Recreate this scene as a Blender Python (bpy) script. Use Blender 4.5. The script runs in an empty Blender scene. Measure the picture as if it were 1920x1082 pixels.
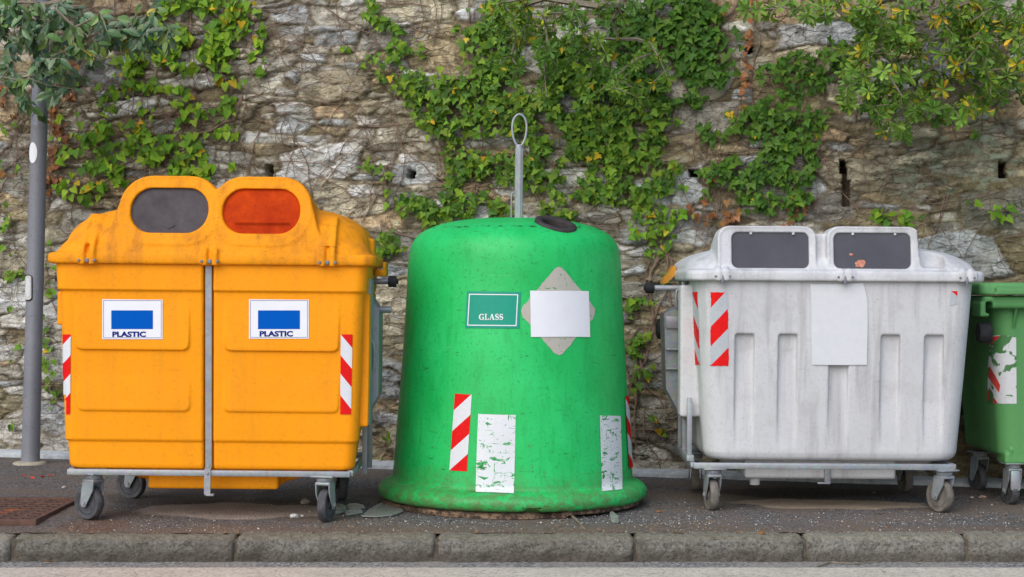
import bpy, bmesh, math, random
import numpy as np
from mathutils import Vector, Matrix, Euler
from mathutils.bvhtree import BVHTree

rng = random.Random(7)
nrng = np.random.default_rng(11)
R = math.radians
F = 3100.0; CX = 960.0; CY = 541.0; CAMH = 1.105      # focal length in photo pixels, principal point, camera height
scene = bpy.context.scene
COL = scene.collection

def gz(x, y):
    """height of the pavement: it falls gently towards the right behind the kerb"""
    t = min(1.0, max(0.0, (y - 7.5) / 0.45)); t = t * t * (3 - 2 * t)
    return -0.008 * max(-3.6, min(3.6, x)) * t
def ray(px, py): return Vector(((px - CX) / F, 1.0, (CY - py) / F))
CAM = Vector((0, 0, CAMH))
def P(px, py, d): return CAM + ray(px, py) * d
def ground_pt(px, py):
    d = F * CAMH / max(1, py - CY)
    for _ in range(6):
        x = (px - CX) / F * d
        d = F * (CAMH - gz(x, d)) / (py - CY)
    return Vector(((px - CX) / F * d, d, gz((px - CX) / F * d, d)))
def wall_d(x): return 10.07 - 0.205 * x
def wall_pt(px, py, off=0.0):
    k = (px - CX) / F
    d = (10.07 - off) / (1 + 0.205 * k)
    return P(px, py, d)
WN = Vector((-0.205, -1.0, 0)).normalized()           # outward normal of the wall
WT = Vector((1.0, -0.205, 0)).normalized()            # along the wall

# ---------------------------------------------------------------- materials
class NB:
    def __init__(self, name):
        self.m = bpy.data.materials.new(name); self.m.use_nodes = True
        self.t = self.m.node_tree; self.n = self.t.nodes; self.l = self.t.links
        self.b = self.n['Principled BSDF']
        self.out = self.n['Material Output']
        self._c = None
    def coord(self, kind='Object'):
        if self._c is None: self._c = self.n.new('ShaderNodeTexCoord')
        return self._c.outputs[kind]
    def mapping(self, scale=(1, 1, 1), kind='Object', rot=(0, 0, 0), loc=(0, 0, 0)):
        mp = self.n.new('ShaderNodeMapping'); self.l.new(self.coord(kind), mp.inputs[0])
        mp.inputs['Scale'].default_value = scale; mp.inputs['Rotation'].default_value = rot; mp.inputs['Location'].default_value = loc
        return mp.outputs[0]
    def noise(self, scale, detail=4, rough=0.55, vec=None, dist=0.0):
        t = self.n.new('ShaderNodeTexNoise'); t.inputs['Scale'].default_value = scale
        t.inputs['Detail'].default_value = detail; t.inputs['Roughness'].default_value = rough; t.inputs['Distortion'].default_value = dist
        self.l.new(vec if vec is not None else self.coord(), t.inputs['Vector'])
        return t.outputs['Fac']
    def voro(self, scale, feature='F1', vec=None, out='Distance', rand=1.0):
        t = self.n.new('ShaderNodeTexVoronoi'); t.feature = feature; t.inputs['Scale'].default_value = scale
        t.inputs['Randomness'].default_value = rand
        self.l.new(vec if vec is not None else self.coord(), t.inputs['Vector'])
        return t.outputs[out]
    def ramp(self, fac, stops, interp='LINEAR'):
        r = self.n.new('ShaderNodeValToRGB'); r.color_ramp.interpolation = interp
        e = r.color_ramp.elements
        while len(e) < len(stops): e.new(0.5)
        for el, (p, c) in zip(e, stops):
            el.position = p; el.color = (c, c, c, 1) if not hasattr(c, '__len__') else (*c, 1)[:4]
        self.l.new(fac, r.inputs[0]); return r.outputs[0]
    def mix(self, fac, a, b, mode='MIX'):
        m = self.n.new('ShaderNodeMix'); m.data_type = 'RGBA'; m.blend_type = mode
        for s, v in ((0, fac), (6, a), (7, b)):
            if isinstance(v, bpy.types.NodeSocket): self.l.new(v, m.inputs[s])
            elif s == 0: m.inputs[0].default_value = v
            else: m.inputs[s].default_value = (*v, 1)[:4] if hasattr(v, '__len__') else (v, v, v, 1)
        return m.outputs[2]
    def math(self, op, a, b=0.0, c=None):
        m = self.n.new('ShaderNodeMath'); m.operation = op
        for i, v in enumerate((a, b, c)):
            if v is None: continue
            if isinstance(v, bpy.types.NodeSocket): self.l.new(v, m.inputs[i])
            else: m.inputs[i].default_value = v
        return m.outputs[0]
    def attr(self, name='Col'):
        a = self.n.new('ShaderNodeAttribute'); a.attribute_name = name; return a
    def sep(self, vec):
        s = self.n.new('ShaderNodeSeparateXYZ'); self.l.new(vec, s.inputs[0]); return s.outputs
    def set(self, **kw):
        for k, v in kw.items():
            k = {'color': 'Base Color', 'rough': 'Roughness', 'metal': 'Metallic', 'spec': 'Specular IOR Level', 'trans': 'Transmission Weight', 'alpha': 'Alpha', 'coat': 'Coat Weight'}.get(k, k)
            if isinstance(v, bpy.types.NodeSocket): self.l.new(v, self.b.inputs[k])
            else: self.b.inputs[k].default_value = (*v, 1)[:4] if hasattr(v, '__len__') else v
        return self
    def bump(self, height, strength=0.3, dist=0.01):
        b = self.n.new('ShaderNodeBump'); b.inputs['Strength'].default_value = strength; b.inputs['Distance'].default_value = dist
        self.l.new(height, b.inputs['Height']); self.l.new(b.outputs[0], self.b.inputs['Normal']); return self

def srgb(r, g, b):
    f = lambda c: c / 12.92 if c <= 0.04045 else ((c + 0.055) / 1.055) ** 2.4
    return (f(r / 255), f(g / 255), f(b / 255))

def plastic(name, base, base2, dirt, dirt_amt=0.35, rough=0.45, streak=0.4, speck=0.5, scale=1.0, bump=0.06, spec=0.35):
    """weathered moulded plastic: cloudy colour, run marks, specks and scratches"""
    n = NB(name)
    c = n.mix(n.ramp(n.noise(1.6 * scale, 5, 0.6), [(0.35, 0.0), (0.7, 1.0)]), base, base2)
    fine = n.noise(55 * scale, 6, 0.7)
    c = n.mix(n.ramp(fine, [(0.52, 0.0), (0.8, 0.35)]), c, dirt)
    run = n.noise(1.0, 6, 0.62, n.mapping((16, 16, 0.9)))
    c = n.mix(n.math('MULTIPLY', n.ramp(run, [(0.5, 0.0), (0.78, 1.0)]), streak), c, dirt)
    cl = n.noise(4.2 * scale, 8, 0.72)
    c = n.mix(n.math('MULTIPLY', n.ramp(cl, [(0.5, 0.0), (0.75, 1.0)]), dirt_amt), c, dirt)
    sp = n.ramp(n.noise(120 * scale, 2, 0.5), [(0.69, 0.0), (0.73, 1.0)])
    c = n.mix(n.math('MULTIPLY', sp, speck), c, tuple(v * 0.35 for v in dirt))
    scr = n.noise(1.0, 3, 0.5, n.mapping((7, 7, 70), rot=(0.2, 0.5, 0.1)))
    scr = n.ramp(scr, [(0.71, 0.0), (0.73, 1.0)])
    c = n.mix(n.math('MULTIPLY', scr, 0.45 * speck), c, tuple(v * 0.5 for v in dirt))
    n.set(color=c, rough=n.ramp(cl, [(0.3, rough), (0.8, min(1, rough + 0.3))]), spec=spec)
    n.bump(n.math('ADD', n.noise(9, 3), n.math('MULTIPLY', fine, 0.25)), bump, 0.01)
    return n.m
def plain(name, c, rough=0.5, metal=0.0, var=0.25, scale=30, bump=0.1, spec=0.3):
    n = NB(name)
    f = n.noise(scale, 5, 0.6)
    n.set(color=n.mix(n.ramp(f, [(0.3, 0.0), (0.75, 1.0)]), tuple(v * (1 - var) for v in c), tuple(min(1, v * (1 + var)) for v in c)), rough=rough, metal=metal, spec=spec)
    n.bump(f, bump, 0.004)
    return n.m
def galvanised(name, c=(0.33, 0.35, 0.37)):
    n = NB(name)
    f = n.voro(60, 'F1', out='Color'); g = n.noise(8, 6, 0.65)
    col = n.mix(0.35, n.mix(n.ramp(g, [(0.3, 0.0), (0.7, 1.0)]), tuple(v * 0.75 for v in c), tuple(v * 1.2 for v in c)), n.mix(0.8, f, c), 'MIX')
    col = n.mix(n.ramp(n.noise(14, 8, 0.7), [(0.6, 0.0), (0.78, 0.6)]), col, (0.16, 0.11, 0.07))
    n.set(color=col, rough=n.ramp(g, [(0.3, 0.4), (0.7, 0.65)]), metal=0.45)
    n.bump(g, 0.08, 0.004)
    return n.m

# ---------------------------------------------------------------- mesh helpers
def mesh_from(bm, name, smooth=40):
    me = bpy.data.meshes.new(name); bm.to_mesh(me); bm.free()
    finish(me, smooth); return me
def finish(me, smooth=40):
    if smooth:
        me.polygons.foreach_set('use_smooth', [True] * len(me.polygons))
        if smooth < 179: me.set_sharp_from_angle(angle=R(smooth))
    else:
        me.polygons.foreach_set('use_smooth', [False] * len(me.polygons))
def link(name, me, mats, parent=None, label=None, world=True):
    """one mesh object; world coordinates are turned into the parent's local ones"""
    o = bpy.data.objects.new(name, me); COL.objects.link(o)
    me.name = name
    if not isinstance(mats, (list, tuple)): mats = [mats]
    for m in mats: me.materials.append(m)
    if parent is not None:
        if world: me.transform(root_matrix(parent).inverted())
        o.parent = parent
    if label: o['label'] = label
    return o
def root_matrix(o):
    m = o.matrix_basis.copy()
    while o.parent is not None:
        o = o.parent; m = o.matrix_basis @ m
    return m
def thing(name, label, cat, matrix, group=None):
    o = bpy.data.objects.new(name, None); COL.objects.link(o)
    o.matrix_basis = matrix; o.empty_display_size = 0.1
    o['label'] = label; o['category'] = cat
    if group: o['group'] = group
    return o
def tag(o, label, cat, group=None):
    o['label'] = label; o['category'] = cat
    if group: o['group'] = group
    return o
def structure(o): o['kind'] = 'structure'; return o
def stuff(o): o['kind'] = 'stuff'; return o

def add_box(bm, x0, x1, y0, y1, z0, z1, bev=0.0, seg=2, mat=None, mi=0):
    r = bmesh.ops.create_cube(bm, size=1.0)
    vs = r['verts']
    for v in vs:
        v.co = Vector((x0 + (v.co.x + 0.5) * (x1 - x0), y0 + (v.co.y + 0.5) * (y1 - y0), z0 + (v.co.z + 0.5) * (z1 - z0)))
    fs = list({f for v in vs for f in v.link_faces})
    for f in fs: f.material_index = mi
    if bev:
        es = list({e for v in vs for e in v.link_edges})
        out = bmesh.ops.bevel(bm, geom=es, offset=bev, segments=seg, affect='EDGES', profile=0.5)
        for f in out['faces']: f.material_index = mi
        vs = list({v for f in out['faces'] for v in f.verts} | {v for v in vs if v.is_valid})
    if mat is not None: bmesh.ops.transform(bm, matrix=mat, verts=vs)
    return vs
def frame_of(d):
    d = d.normalized(); a = Vector((0, 0, 1)) if abs(d.z) < 0.9 else Vector((1, 0, 0))
    u = d.cross(a).normalized(); return u, d.cross(u).normalized()
def add_tube(bm, pts, rad, seg=8, cap=True, mi=0, closed=False):
    pts = [Vector(p) for p in pts]; n = len(pts)
    rs = rad if hasattr(rad, '__len__') else [rad] * n
    rings = []; u = None
    for i, p in enumerate(pts):
        if closed: d = pts[(i + 1) % n] - pts[i - 1]
        else: d = pts[min(i + 1, n - 1)] - pts[max(i - 1, 0)]
        if d.length < 1e-9: d = Vector((0, 0, 1))
        d.normalize()
        if u is None: u, w = frame_of(d)
        else:
            u = u - d * u.dot(d)
            if u.length < 1e-6: u, w = frame_of(d)
            u.normalize(); w = d.cross(u)
        rings.append([bm.verts.new(p + (u * math.cos(2 * math.pi * k / seg) + w * math.sin(2 * math.pi * k / seg)) * rs[i]) for k in range(seg)])
    m = n if closed else n - 1
    for i in range(m):
        a, b = rings[i], rings[(i + 1) % n]
        for k in range(seg):
            f = bm.faces.new((a[k], a[(k + 1) % seg], b[(k + 1) % seg], b[k])); f.material_index = mi
    if cap and not closed:
        for rg, rev in ((rings[0], True), (rings[-1], False)):
            f = bm.faces.new(rg[::-1] if rev else rg); f.material_index = mi
def add_lathe(bm, prof, seg=64, mat=None, mi=0, cap=True):
    """prof: (r, z) from the bottom up, turned round the local z axis"""
    rings = []
    for r, z in prof:
        rings.append([bm.verts.new((r * math.cos(2 * math.pi * k / seg), r * math.sin(2 * math.pi * k / seg), z)) for k in range(seg)])
    for a, b in zip(rings, rings[1:]):
        for k in range(seg):
            f = bm.faces.new((a[k], a[(k + 1) % seg], b[(k + 1) % seg], b[k])); f.material_index = mi
    if cap:
        f = bm.faces.new(rings[0][::-1]); f.material_index = mi
        f = bm.faces.new(rings[-1]); f.material_index = mi
    vs = [v for r_ in rings for v in r_]
    if mat is not None: bmesh.ops.transform(bm, matrix=mat, verts=vs)
    return vs
def rr(x0, x1, y0, y1, r, n=6, notch=None):
    """rounded rectangle, counter-clockwise seen from above, front edge first; notch=(xc, half width, depth) in the front"""
    pts = []
    if notch:
        xc, hw, dp = notch
        pts += [(xc - hw - 0.008, y0), (xc - hw, y0 + 0.008), (xc - hw, y0 + dp), (xc + hw, y0 + dp), (xc + hw, y0 + 0.008), (xc + hw + 0.008, y0)]
    for cx, cy, a0 in ((x1 - r, y0 + r, -90), (x1 - r, y1 - r, 0), (x0 + r, y1 - r, 90), (x0 + r, y0 + r, 180)):
        for k in range(n + 1):
            a = R(a0 + 90 * k / n); pts.append((cx + r * math.cos(a), cy + r * math.sin(a)))
    return pts
def add_loft(bm, secs, mi=0, cap=True):
    """secs: list of lists of 3-D points, same count"""
    rings = [[bm.verts.new(p) for p in s] for s in secs]; n = len(rings[0])
    for a, b in zip(rings, rings[1:]):
        for k in range(n):
            f = bm.faces.new((a[k], a[(k + 1) % n], b[(k + 1) % n], b[k])); f.material_index = mi
    if cap:
        f = bm.faces.new(rings[0][::-1]); f.material_index = mi
        f = bm.faces.new(rings[-1]); f.material_index = mi
    return [v for r_ in rings for v in r_]
def add_prism(bm, outline, y0, y1, mi=0, fn=None):
    """outline of (x, z) points extruded along y from y0 to y1; fn moves every vertex"""
    s0 = [Vector((x, y0, z)) for x, z in outline]; s1 = [Vector((x, y1, z)) for x, z in outline]
    if fn: s0 = [fn(p) for p in s0]; s1 = [fn(p) for p in s1]
    vs = add_loft(bm, [s0, s1], mi); return vs
def stadium(cx, cz, hw, hh, r, n=10):
    return [(cx + x, cz + z) for x, z in rr(-hw, hw, -hh, hh, min(r, hw - 1e-4, hh - 1e-4), n)]
def smooth_noise(p, s, seed=0):
    from mathutils import noise
    return noise.noise(Vector(p) * s + Vector((seed * 7.3, seed * 3.1, 0)))

def bake(bm, cutters=None, voxel=0.006, smooth=3, pre=None):
    """union the closed shells of bm, cut the cutters away and round everything the way a moulding is rounded"""
    me = bpy.data.meshes.new('tmp'); bmesh.ops.recalc_face_normals(bm, faces=bm.faces); bm.to_mesh(me); bm.free()
    o = bpy.data.objects.new('tmp', me); COL.objects.link(o); tmp = [o]
    m = o.modifiers.new('r', 'REMESH'); m.mode = 'VOXEL'; m.voxel_size = voxel
    if cutters is not None:
        bmesh.ops.recalc_face_normals(cutters, faces=cutters.faces)
        mc = bpy.data.meshes.new('tmpc'); cutters.to_mesh(mc); cutters.free()
        c = bpy.data.objects.new('tmpc', mc); COL.objects.link(c); tmp.append(c)
        b = o.modifiers.new('b', 'BOOLEAN'); b.operation = 'DIFFERENCE'; b.object = c; b.solver = 'EXACT'
        m2 = o.modifiers.new('r2', 'REMESH'); m2.mode = 'VOXEL'; m2.voxel_size = voxel
    if smooth:
        s = o.modifiers.new('s', 'SMOOTH'); s.factor = 0.5; s.iterations = smooth
    dg = bpy.context.evaluated_depsgraph_get(); dg.update()
    out = bpy.data.meshes.new_from_object(o.evaluated_get(dg))
    for t in tmp:
        d = t.data; bpy.data.objects.remove(t); bpy.data.meshes.remove(d)
    finish(out, 180)
    return out
def bvh_of(me, matrix=None):
    vs = [(matrix @ v.co) if matrix is not None else v.co.copy() for v in me.vertices]
    return BVHTree.FromPolygons(vs, [tuple(p.vertices) for p in me.polygons])

class Decal:
    """flat shapes given in photo pixels laid on to a surface, with the surface's own bends"""
    def __init__(self, bvh=None, surf=None): self.bvh = bvh; self.surf = surf
    def hit(self, px, py, off):
        if self.surf: return self.surf(px, py, off)
        d = ray(px, py).normalized()
        h = self.bvh.ray_cast(CAM, d)
        if h[0] is None: return None
        n = h[1] if h[1].dot(d) < 0 else -h[1]
        return h[0] + n * off
    def build(self, polys, off=0.003, step=10, thick=0.0, rag=0.0):
        bm = bmesh.new()
        for pl in polys:
            mi = 0
            if isinstance(pl, tuple) and isinstance(pl[1], int): pl, mi = pl
            vs = [bm.verts.new((x, y, 0)) for x, y in pl]
            try: f = bm.faces.new(vs); f.material_index = mi
            except ValueError: pass
        return self.wrap(bm, off, step, thick, rag)
    def wrap(self, bm, off=0.003, step=10, thick=0.0, rag=0.0):
        xs = [v.co.x for v in bm.verts]; ys = [v.co.y for v in bm.verts]
        x = math.floor(min(xs) / step) * step + step
        while x < max(xs):
            bmesh.ops.bisect_plane(bm, geom=bm.verts[:] + bm.edges[:] + bm.faces[:], plane_co=(x, 0, 0), plane_no=(1, 0, 0)); x += step
        y = math.floor(min(ys) / step) * step + step
        while y < max(ys):
            bmesh.ops.bisect_plane(bm, geom=bm.verts[:] + bm.edges[:] + bm.faces[:], plane_co=(0, y, 0), plane_no=(0, 1, 0)); y += step
        if rag:                                               # a worn, nibbled outline
            bmesh.ops.remove_doubles(bm, verts=bm.verts, dist=0.01)
            for v in [v for v in bm.verts if v.is_boundary]: v.co.x += rng.uniform(-rag, rag); v.co.y += rng.uniform(-rag, rag) * .6
        dead = []
        for v in bm.verts:
            p = self.hit(v.co.x, v.co.y, off)
            if p is None: dead.append(v)
            else: v.co = p
        bmesh.ops.delete(bm, geom=dead, context='VERTS')
        for f in bm.faces:
            f.normal_update()
            if f.normal.dot(f.calc_center_median() - CAM) > 0: f.normal_flip()
        if thick:
            bmesh.ops.solidify(bm, geom=bm.faces[:], thickness=thick)
        return bm
def clip(poly, nx, ny, c):
    out = []
    for i in range(len(poly)):
        a, b = poly[i - 1], poly[i]
        da, db = nx * a[0] + ny * a[1] - c, nx * b[0] + ny * b[1] - c
        if (da >= 0) != (db >= 0):
            t = da / (da - db); out.append((a[0] + (b[0] - a[0]) * t, a[1] + (b[1] - a[1]) * t))
        if db >= 0: out.append(b)
    return out
def stripes(q, bands, m):
    """q: four px corners (tl, tr, br, bl); bands: (c0, c1) red, between the lines v = c - m*u; the rest is white (index 1)"""
    def uv(u, v):
        t = (q[0][0] + (q[1][0] - q[0][0]) * u, q[0][1] + (q[1][1] - q[0][1]) * u)
        b = (q[3][0] + (q[2][0] - q[3][0]) * u, q[3][1] + (q[2][1] - q[3][1]) * u)
        return (t[0] + (b[0] - t[0]) * v, t[1] + (b[1] - t[1]) * v)
    cuts = sorted({c for b in bands for c in b}); lo, hi = -2.0, 3.0
    edges = [lo] + cuts + [hi]; out = []
    for c0, c1 in zip(edges, edges[1:]):
        red = any(b[0] <= (c0 + c1) / 2 <= b[1] for b in bands)
        p = clip(clip([(0, 0), (1, 0), (1, 1), (0, 1)], m, 1, c0), -m, -1, -c1)
        if len(p) >= 3: out.append(([uv(*a) for a in p], 0 if red else 1))
    return out

def text_mesh(s, bold=0.02):
    cu = bpy.data.curves.new('t', 'FONT'); cu.body = s; cu.offset = bold; cu.resolution_u = 3
    o = bpy.data.objects.new('t', cu); COL.objects.link(o)
    dg = bpy.context.evaluated_depsgraph_get(); dg.update()
    me = bpy.data.meshes.new_from_object(o.evaluated_get(dg))
    bpy.data.objects.remove(o); bpy.data.curves.remove(cu)
    bm = bmesh.new(); bm.from_mesh(me); bpy.data.meshes.remove(me); return bm
def fit_px(bm, x0, y0, x1, y1, x1b=None):
    """fit a flat mesh (x right, y up) into a photo rectangle"""
    xs = [v.co.x for v in bm.verts]; ys = [v.co.y for v in bm.verts]
    a, b, c, d = min(xs), max(xs), min(ys), max(ys)
    for v in bm.verts:
        v.co = Vector((x0 + (v.co.x - a) / (b - a) * (x1 - x0), y1 - (v.co.y - c) / (d - c) * (y1 - y0), 0))
    return bm
# ================================================================ SETTING
def vnoise(u, v, seed):
    """smooth value noise on arrays"""
    g = np.random.default_rng(seed).random((256, 256)).astype(np.float32)
    iu = np.floor(u).astype(int); iv = np.floor(v).astype(int); fu = u - iu; fv = v - iv
    fu = fu * fu * (3 - 2 * fu); fv = fv * fv * (3 - 2 * fv)
    a = g[iu % 256, iv % 256]; b = g[(iu + 1) % 256, iv % 256]; c = g[iu % 256, (iv + 1) % 256]; d = g[(iu + 1) % 256, (iv + 1) % 256]
    return (a * (1 - fu) + b * fu) * (1 - fv) + (c * (1 - fu) + d * fu) * fv
def fbm(u, v, seed, oct=4):
    s = 0; a = 0.5; t = 0
    for k in range(oct):
        s = s + a * vnoise(u * 2 ** k + 13.7 * k, v * 2 ** k + 5.1 * k, seed + k); t += a; a *= 0.5
    return s / t
def grid_mesh(name, co, nu, nv, cols=None):
    me = bpy.data.meshes.new(name)
    idx = np.arange(nu * nv).reshape(nv, nu)
    q = np.stack([idx[:-1, :-1], idx[:-1, 1:], idx[1:, 1:], idx[1:, :-1]], -1).reshape(-1, 4)
    me.vertices.add(nu * nv); me.vertices.foreach_set('co', co.reshape(-1).astype(np.float32))
    me.loops.add(q.size); me.loops.foreach_set('vertex_index', q.reshape(-1).astype(np.int32))
    me.polygons.add(len(q)); me.polygons.foreach_set('loop_start', np.arange(0, q.size, 4, dtype=np.int32))
    me.update(calc_edges=True)
    me.polygons.foreach_set('use_smooth', np.ones(len(q), dtype=bool))
    if cols is not None:
        at = me.attributes.new('Col', 'FLOAT_COLOR', 'POINT'); at.data.foreach_set('color', cols.reshape(-1).astype(np.float32))
    return me

# ---- the rubble stone retaining wall
U0, U1, Z0, Z1 = -5.6, 5.0, -0.25, 3.2
def build_wall():
    step = 0.0075
    us = np.arange(U0, U1 + step, step); zs = np.arange(Z0, Z1 + step, step)
    U, Z = np.meshgrid(us, zs)
    Uw = U + 0.05 * (fbm(U * 2.6, Z * 2.6, 3) - 0.5) + 0.026 * (fbm(U * 16, Z * 16, 5) - 0.5) + 0.012 * (fbm(U * 55, Z * 55, 6, 2) - 0.5)
    Zw = Z + 0.07 * (fbm(U * 1.7 + 9, Z * 3.0, 7) - 0.5) + 0.020 * (fbm(U * 12, Z * 18, 9) - 0.5) + 0.010 * (fbm(U * 50, Z * 60, 10, 2) - 0.5)
    rg = np.random.default_rng(4)
    st = np.zeros((0, 4))
    def throw(n, wr, hr, tol, bias=None):
        nonlocal st
        for _ in range(n):
            w = rg.uniform(*wr); h = rg.uniform(*hr)
            c = rg.uniform(U0, U1); z = rg.uniform(Z0, Z1)
            if bias and rg.random() > bias(c, z): continue
            if len(st):
                ox = np.minimum(st[:, 0] + st[:, 2] / 2, c + w / 2) - np.maximum(st[:, 0] - st[:, 2] / 2, c - w / 2)
                oz = np.minimum(st[:, 1] + st[:, 3] / 2, z + h / 2) - np.maximum(st[:, 1] - st[:, 3] / 2, z - h / 2)
                ov = np.clip(ox, 0, None) * np.clip(oz, 0, None)
                if (ov > tol * np.minimum(w * h, st[:, 2] * st[:, 3])).any(): continue
            st = np.vstack([st, [c, z, w, h]])
    throw(900, (0.30, 0.62), (0.13, 0.25), 0.04, lambda c, z: 0.16 + 0.6 * (c > 0.8) + 0.25 * (z < 0.9))
    throw(1500, (0.20, 0.46), (0.075, 0.14), 0.05)
    throw(5000, (0.10, 0.36), (0.028, 0.070), 0.06)
    throw(9000, (0.035, 0.14), (0.018, 0.05), 0.10)
    n = len(st)
    F1 = np.full(U.shape, 9.0, np.float32); F2 = F1.copy(); ID = np.zeros(U.shape, np.int32)
    for k in range(n):
        c, z, w, h = st[k]; m = 0.16
        i0, i1 = np.searchsorted(us, c - w / 2 - m), np.searchsorted(us, c + w / 2 + m)
        j0, j1 = np.searchsorted(zs, z - h / 2 - m), np.searchsorted(zs, z + h / 2 + m)
        if i0 >= i1 or j0 >= j1: continue
        an = rg.normal(0, 0.10); dx = Uw[j0:j1, i0:i1] - c; dz = Zw[j0:j1, i0:i1] - z
        dx, dz = dx + dz * rg.normal(0, 0.45) * min(1, 2 * h / w), dz + an * dx
        wx = 1 + rg.normal(0, 0.5) * dx / w; dz = dz * np.clip(wx, 0.6, 1.6)
        q = (np.abs(dx / (w / 2)) ** 6 + np.abs(dz / (h / 2)) ** 6) ** (1 / 6)
        d = (q - 1) * min(w, h) / 2
        a, b = F1[j0:j1, i0:i1], F2[j0:j1, i0:i1]; idv = ID[j0:j1, i0:i1]
        less = d < a
        b[...] = np.where(less, a, np.minimum(b, d)); idv[less] = k; a[less] = d[less]
    edge = np.clip((F2 - F1) / 2, 0, None)
    edge = np.minimum(edge, np.clip(0.022 - F1, 0, None))
    off = rg.normal(0.0, 0.010, n); tu = rg.normal(0, 0.09, n); tz = rg.normal(0.05, 0.10, n)
    prof = 1 - np.exp(-edge / 0.0045)
    sa = rg.normal(0, 0.22, n)[ID]
    strata = fbm(U * 6 + ID * 0.37, (Z + U * sa) * 40 + ID * 1.3, 21, 4)
    rt = rg.random((512, 512)); ci = np.floor((Uw + 0.05 * fbm(U * 18, Z * 18, 23, 3) + Zw * sa * 2) * 15).astype(int) % 512; cj = np.floor((Zw + 0.03 * fbm(U * 18, Z * 18, 25, 3)) * 30 + ID).astype(int) % 512
    facet = rt[ci, cj]
    rough = fbm(U * 22, Z * 22, 31, 4)
    inst = off[ID] + tu[ID] * (Uw - st[ID, 0]) + tz[ID] * (Zw - st[ID, 1])
    inst = np.clip(inst, -0.016, 0.026)
    terr = np.floor(strata * 7 + 1.2 * rough) / 7
    hgt = -0.022 + prof * (0.018 + inst) + prof * 0.007 * (terr - 0.5) + prof * 0.015 * (facet - 0.5) + 0.012 * (rough - 0.5) + 0.020 * (np.abs(fbm(U * 45, Z * 60, 77, 3) - 0.5) - 0.15)
    hgt += 0.05 * (fbm(U * 0.8, Z * 0.8, 41, 3) - 0.5)
    # colours of the stones
    pal = np.array([srgb(206, 203, 196), srgb(186, 180, 166), srgb(170, 161, 140), srgb(156, 142, 114), srgb(146, 142, 134), srgb(166, 169, 170), srgb(136, 124, 98), srgb(186, 162, 132), srgb(128, 116, 94)])
    xr = np.clip((st[:, 0] - 0.6) / 1.6, 0, 1)                 # the right half is built of duller, browner stone
    wl = np.array([.20, .20, .18, .10, .08, .12, .04, .06, .02]); wr_ = np.array([.06, .10, .20, .16, .17, .12, .10, .05, .04])
    pick = np.array([rg.choice(9, p=(wl * (1 - t) + wr_ * t) / (wl * (1 - t) + wr_ * t).sum()) for t in xr])
    base = pal[pick] * rg.uniform(0.75, 1.2, (n, 1)) * (1 - 0.08 * xr[:, None])
    C = base[ID]
    C = C * (0.92 + 0.16 * terr)[..., None] * (0.74 + 0.52 * facet)[..., None] * (0.45 + 1.1 * fbm(U * 22, Z * 26, 51, 4))[..., None] * (0.7 + 0.6 * fbm(U * 70, Z * 80, 53, 2))[..., None] * 1.36
    pale = np.clip((rt[(ci + 77) % 512, (cj + 31) % 512] - 0.80) * 9, 0, 1)[..., None] * np.clip(1.2 - np.clip((U - 0.3) / 1.5, 0, 1), 0, 1)[..., None]
    C = C * (1 - 0.55 * pale) + np.array(srgb(198, 194, 186)) * 0.55 * pale
    br = np.clip((fbm(U * 4.2, Z * 5.5, 61, 4) - 0.5) * 5, 0, 1)[..., None]
    C = C * (1 - 0.24 * br) + np.array(srgb(160, 134, 96)) * 0.24 * br
    mort = np.array(srgb(134, 122, 100)) * (0.6 + 0.8 * fbm(U * 30, Z * 30, 71, 3))[..., None]
    k = np.clip(1 - edge / (0.004 + 0.012 * fbm(U * 5, Z * 7, 75, 3)), 0, 1)[..., None]
    C = C * (1 - k) + mort * k
    moss = np.clip((fbm(U * 2.2 + 3, Z * 2.6, 81, 5) - 0.50) * 6, 0, 1) * (0.55 + 0.45 * (Z < 1.0))
    C = C * (1 - 0.42 * moss[..., None]) + np.array(srgb(134, 130, 92)) * 0.42 * moss[..., None]
    low = np.clip((0.55 - Z) / 0.5, 0, 1)[..., None] * 0.25     # damp, soiled foot of the wall
    C = C * (1 - low) + np.array(srgb(98, 84, 66)) * low
    def blob(px, py, rx, ry):
        p = wall_pt(px, py); s = p.x / WT.x; e = F / p.y
        return np.exp(-(((U - s) / (rx / e)) ** 2 + ((Z - p.z) / (ry / e)) ** 2))
    for px, py, rx, ry in ((1780, 320, 90, 35), (1830, 250, 60, 25), (1740, 350, 60, 20), (1850, 290, 50, 30)):
        L = np.clip(blob(px, py, rx, ry) * (fbm(U * 22, Z * 30, 91, 4) - 0.50) * 12, 0, 0.6)[..., None]
        C = C * (1 - L) + np.array(srgb(178, 186, 164)) * L
    for px, py, rx, ry in ((1640, 340, 120, 60), (1800, 300, 160, 70)):
        L = np.clip(blob(px, py, rx, ry), 0, 1)[..., None] * 0.18
        C = C * (1 - L) + np.array(srgb(92, 78, 58)) * L
    # weep holes and a crack
    for px, py, w, h, dp in ((504, 321, 17, 26, .24), (770, 327, 17, 15, .24), (1300, 324, 19, 15, .24), (1579, 312, 13, 26, .16), (1583, 345, 8, 84, .055), (1590, 362, 9, 50, .04), (1880, 318, 14, 30, .2), (1405, 92, 12, 12, .2), (1235, 60, 10, 14, .2)):
        p = wall_pt(px, py); e = F / p.y; s = p.x / WT.x
        ins = (np.abs(U - s + 0.02 * (fbm(U * 20, Z * 20, 95) - 0.5)) < w / e / 2) & (np.abs(Z - p.z + 0.02 * (fbm(U * 20, Z * 20, 97) - 0.5)) < h / e / 2)
        hgt = np.where(ins, np.minimum(hgt, -dp), hgt)
        C[ins] = np.array(srgb(70, 60, 48))
    X = U * WT.x + WN.x * hgt
    Y = 10.07 + U * WT.y + WN.y * hgt
    co = np.stack([X, Y, Z], -1)
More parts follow.
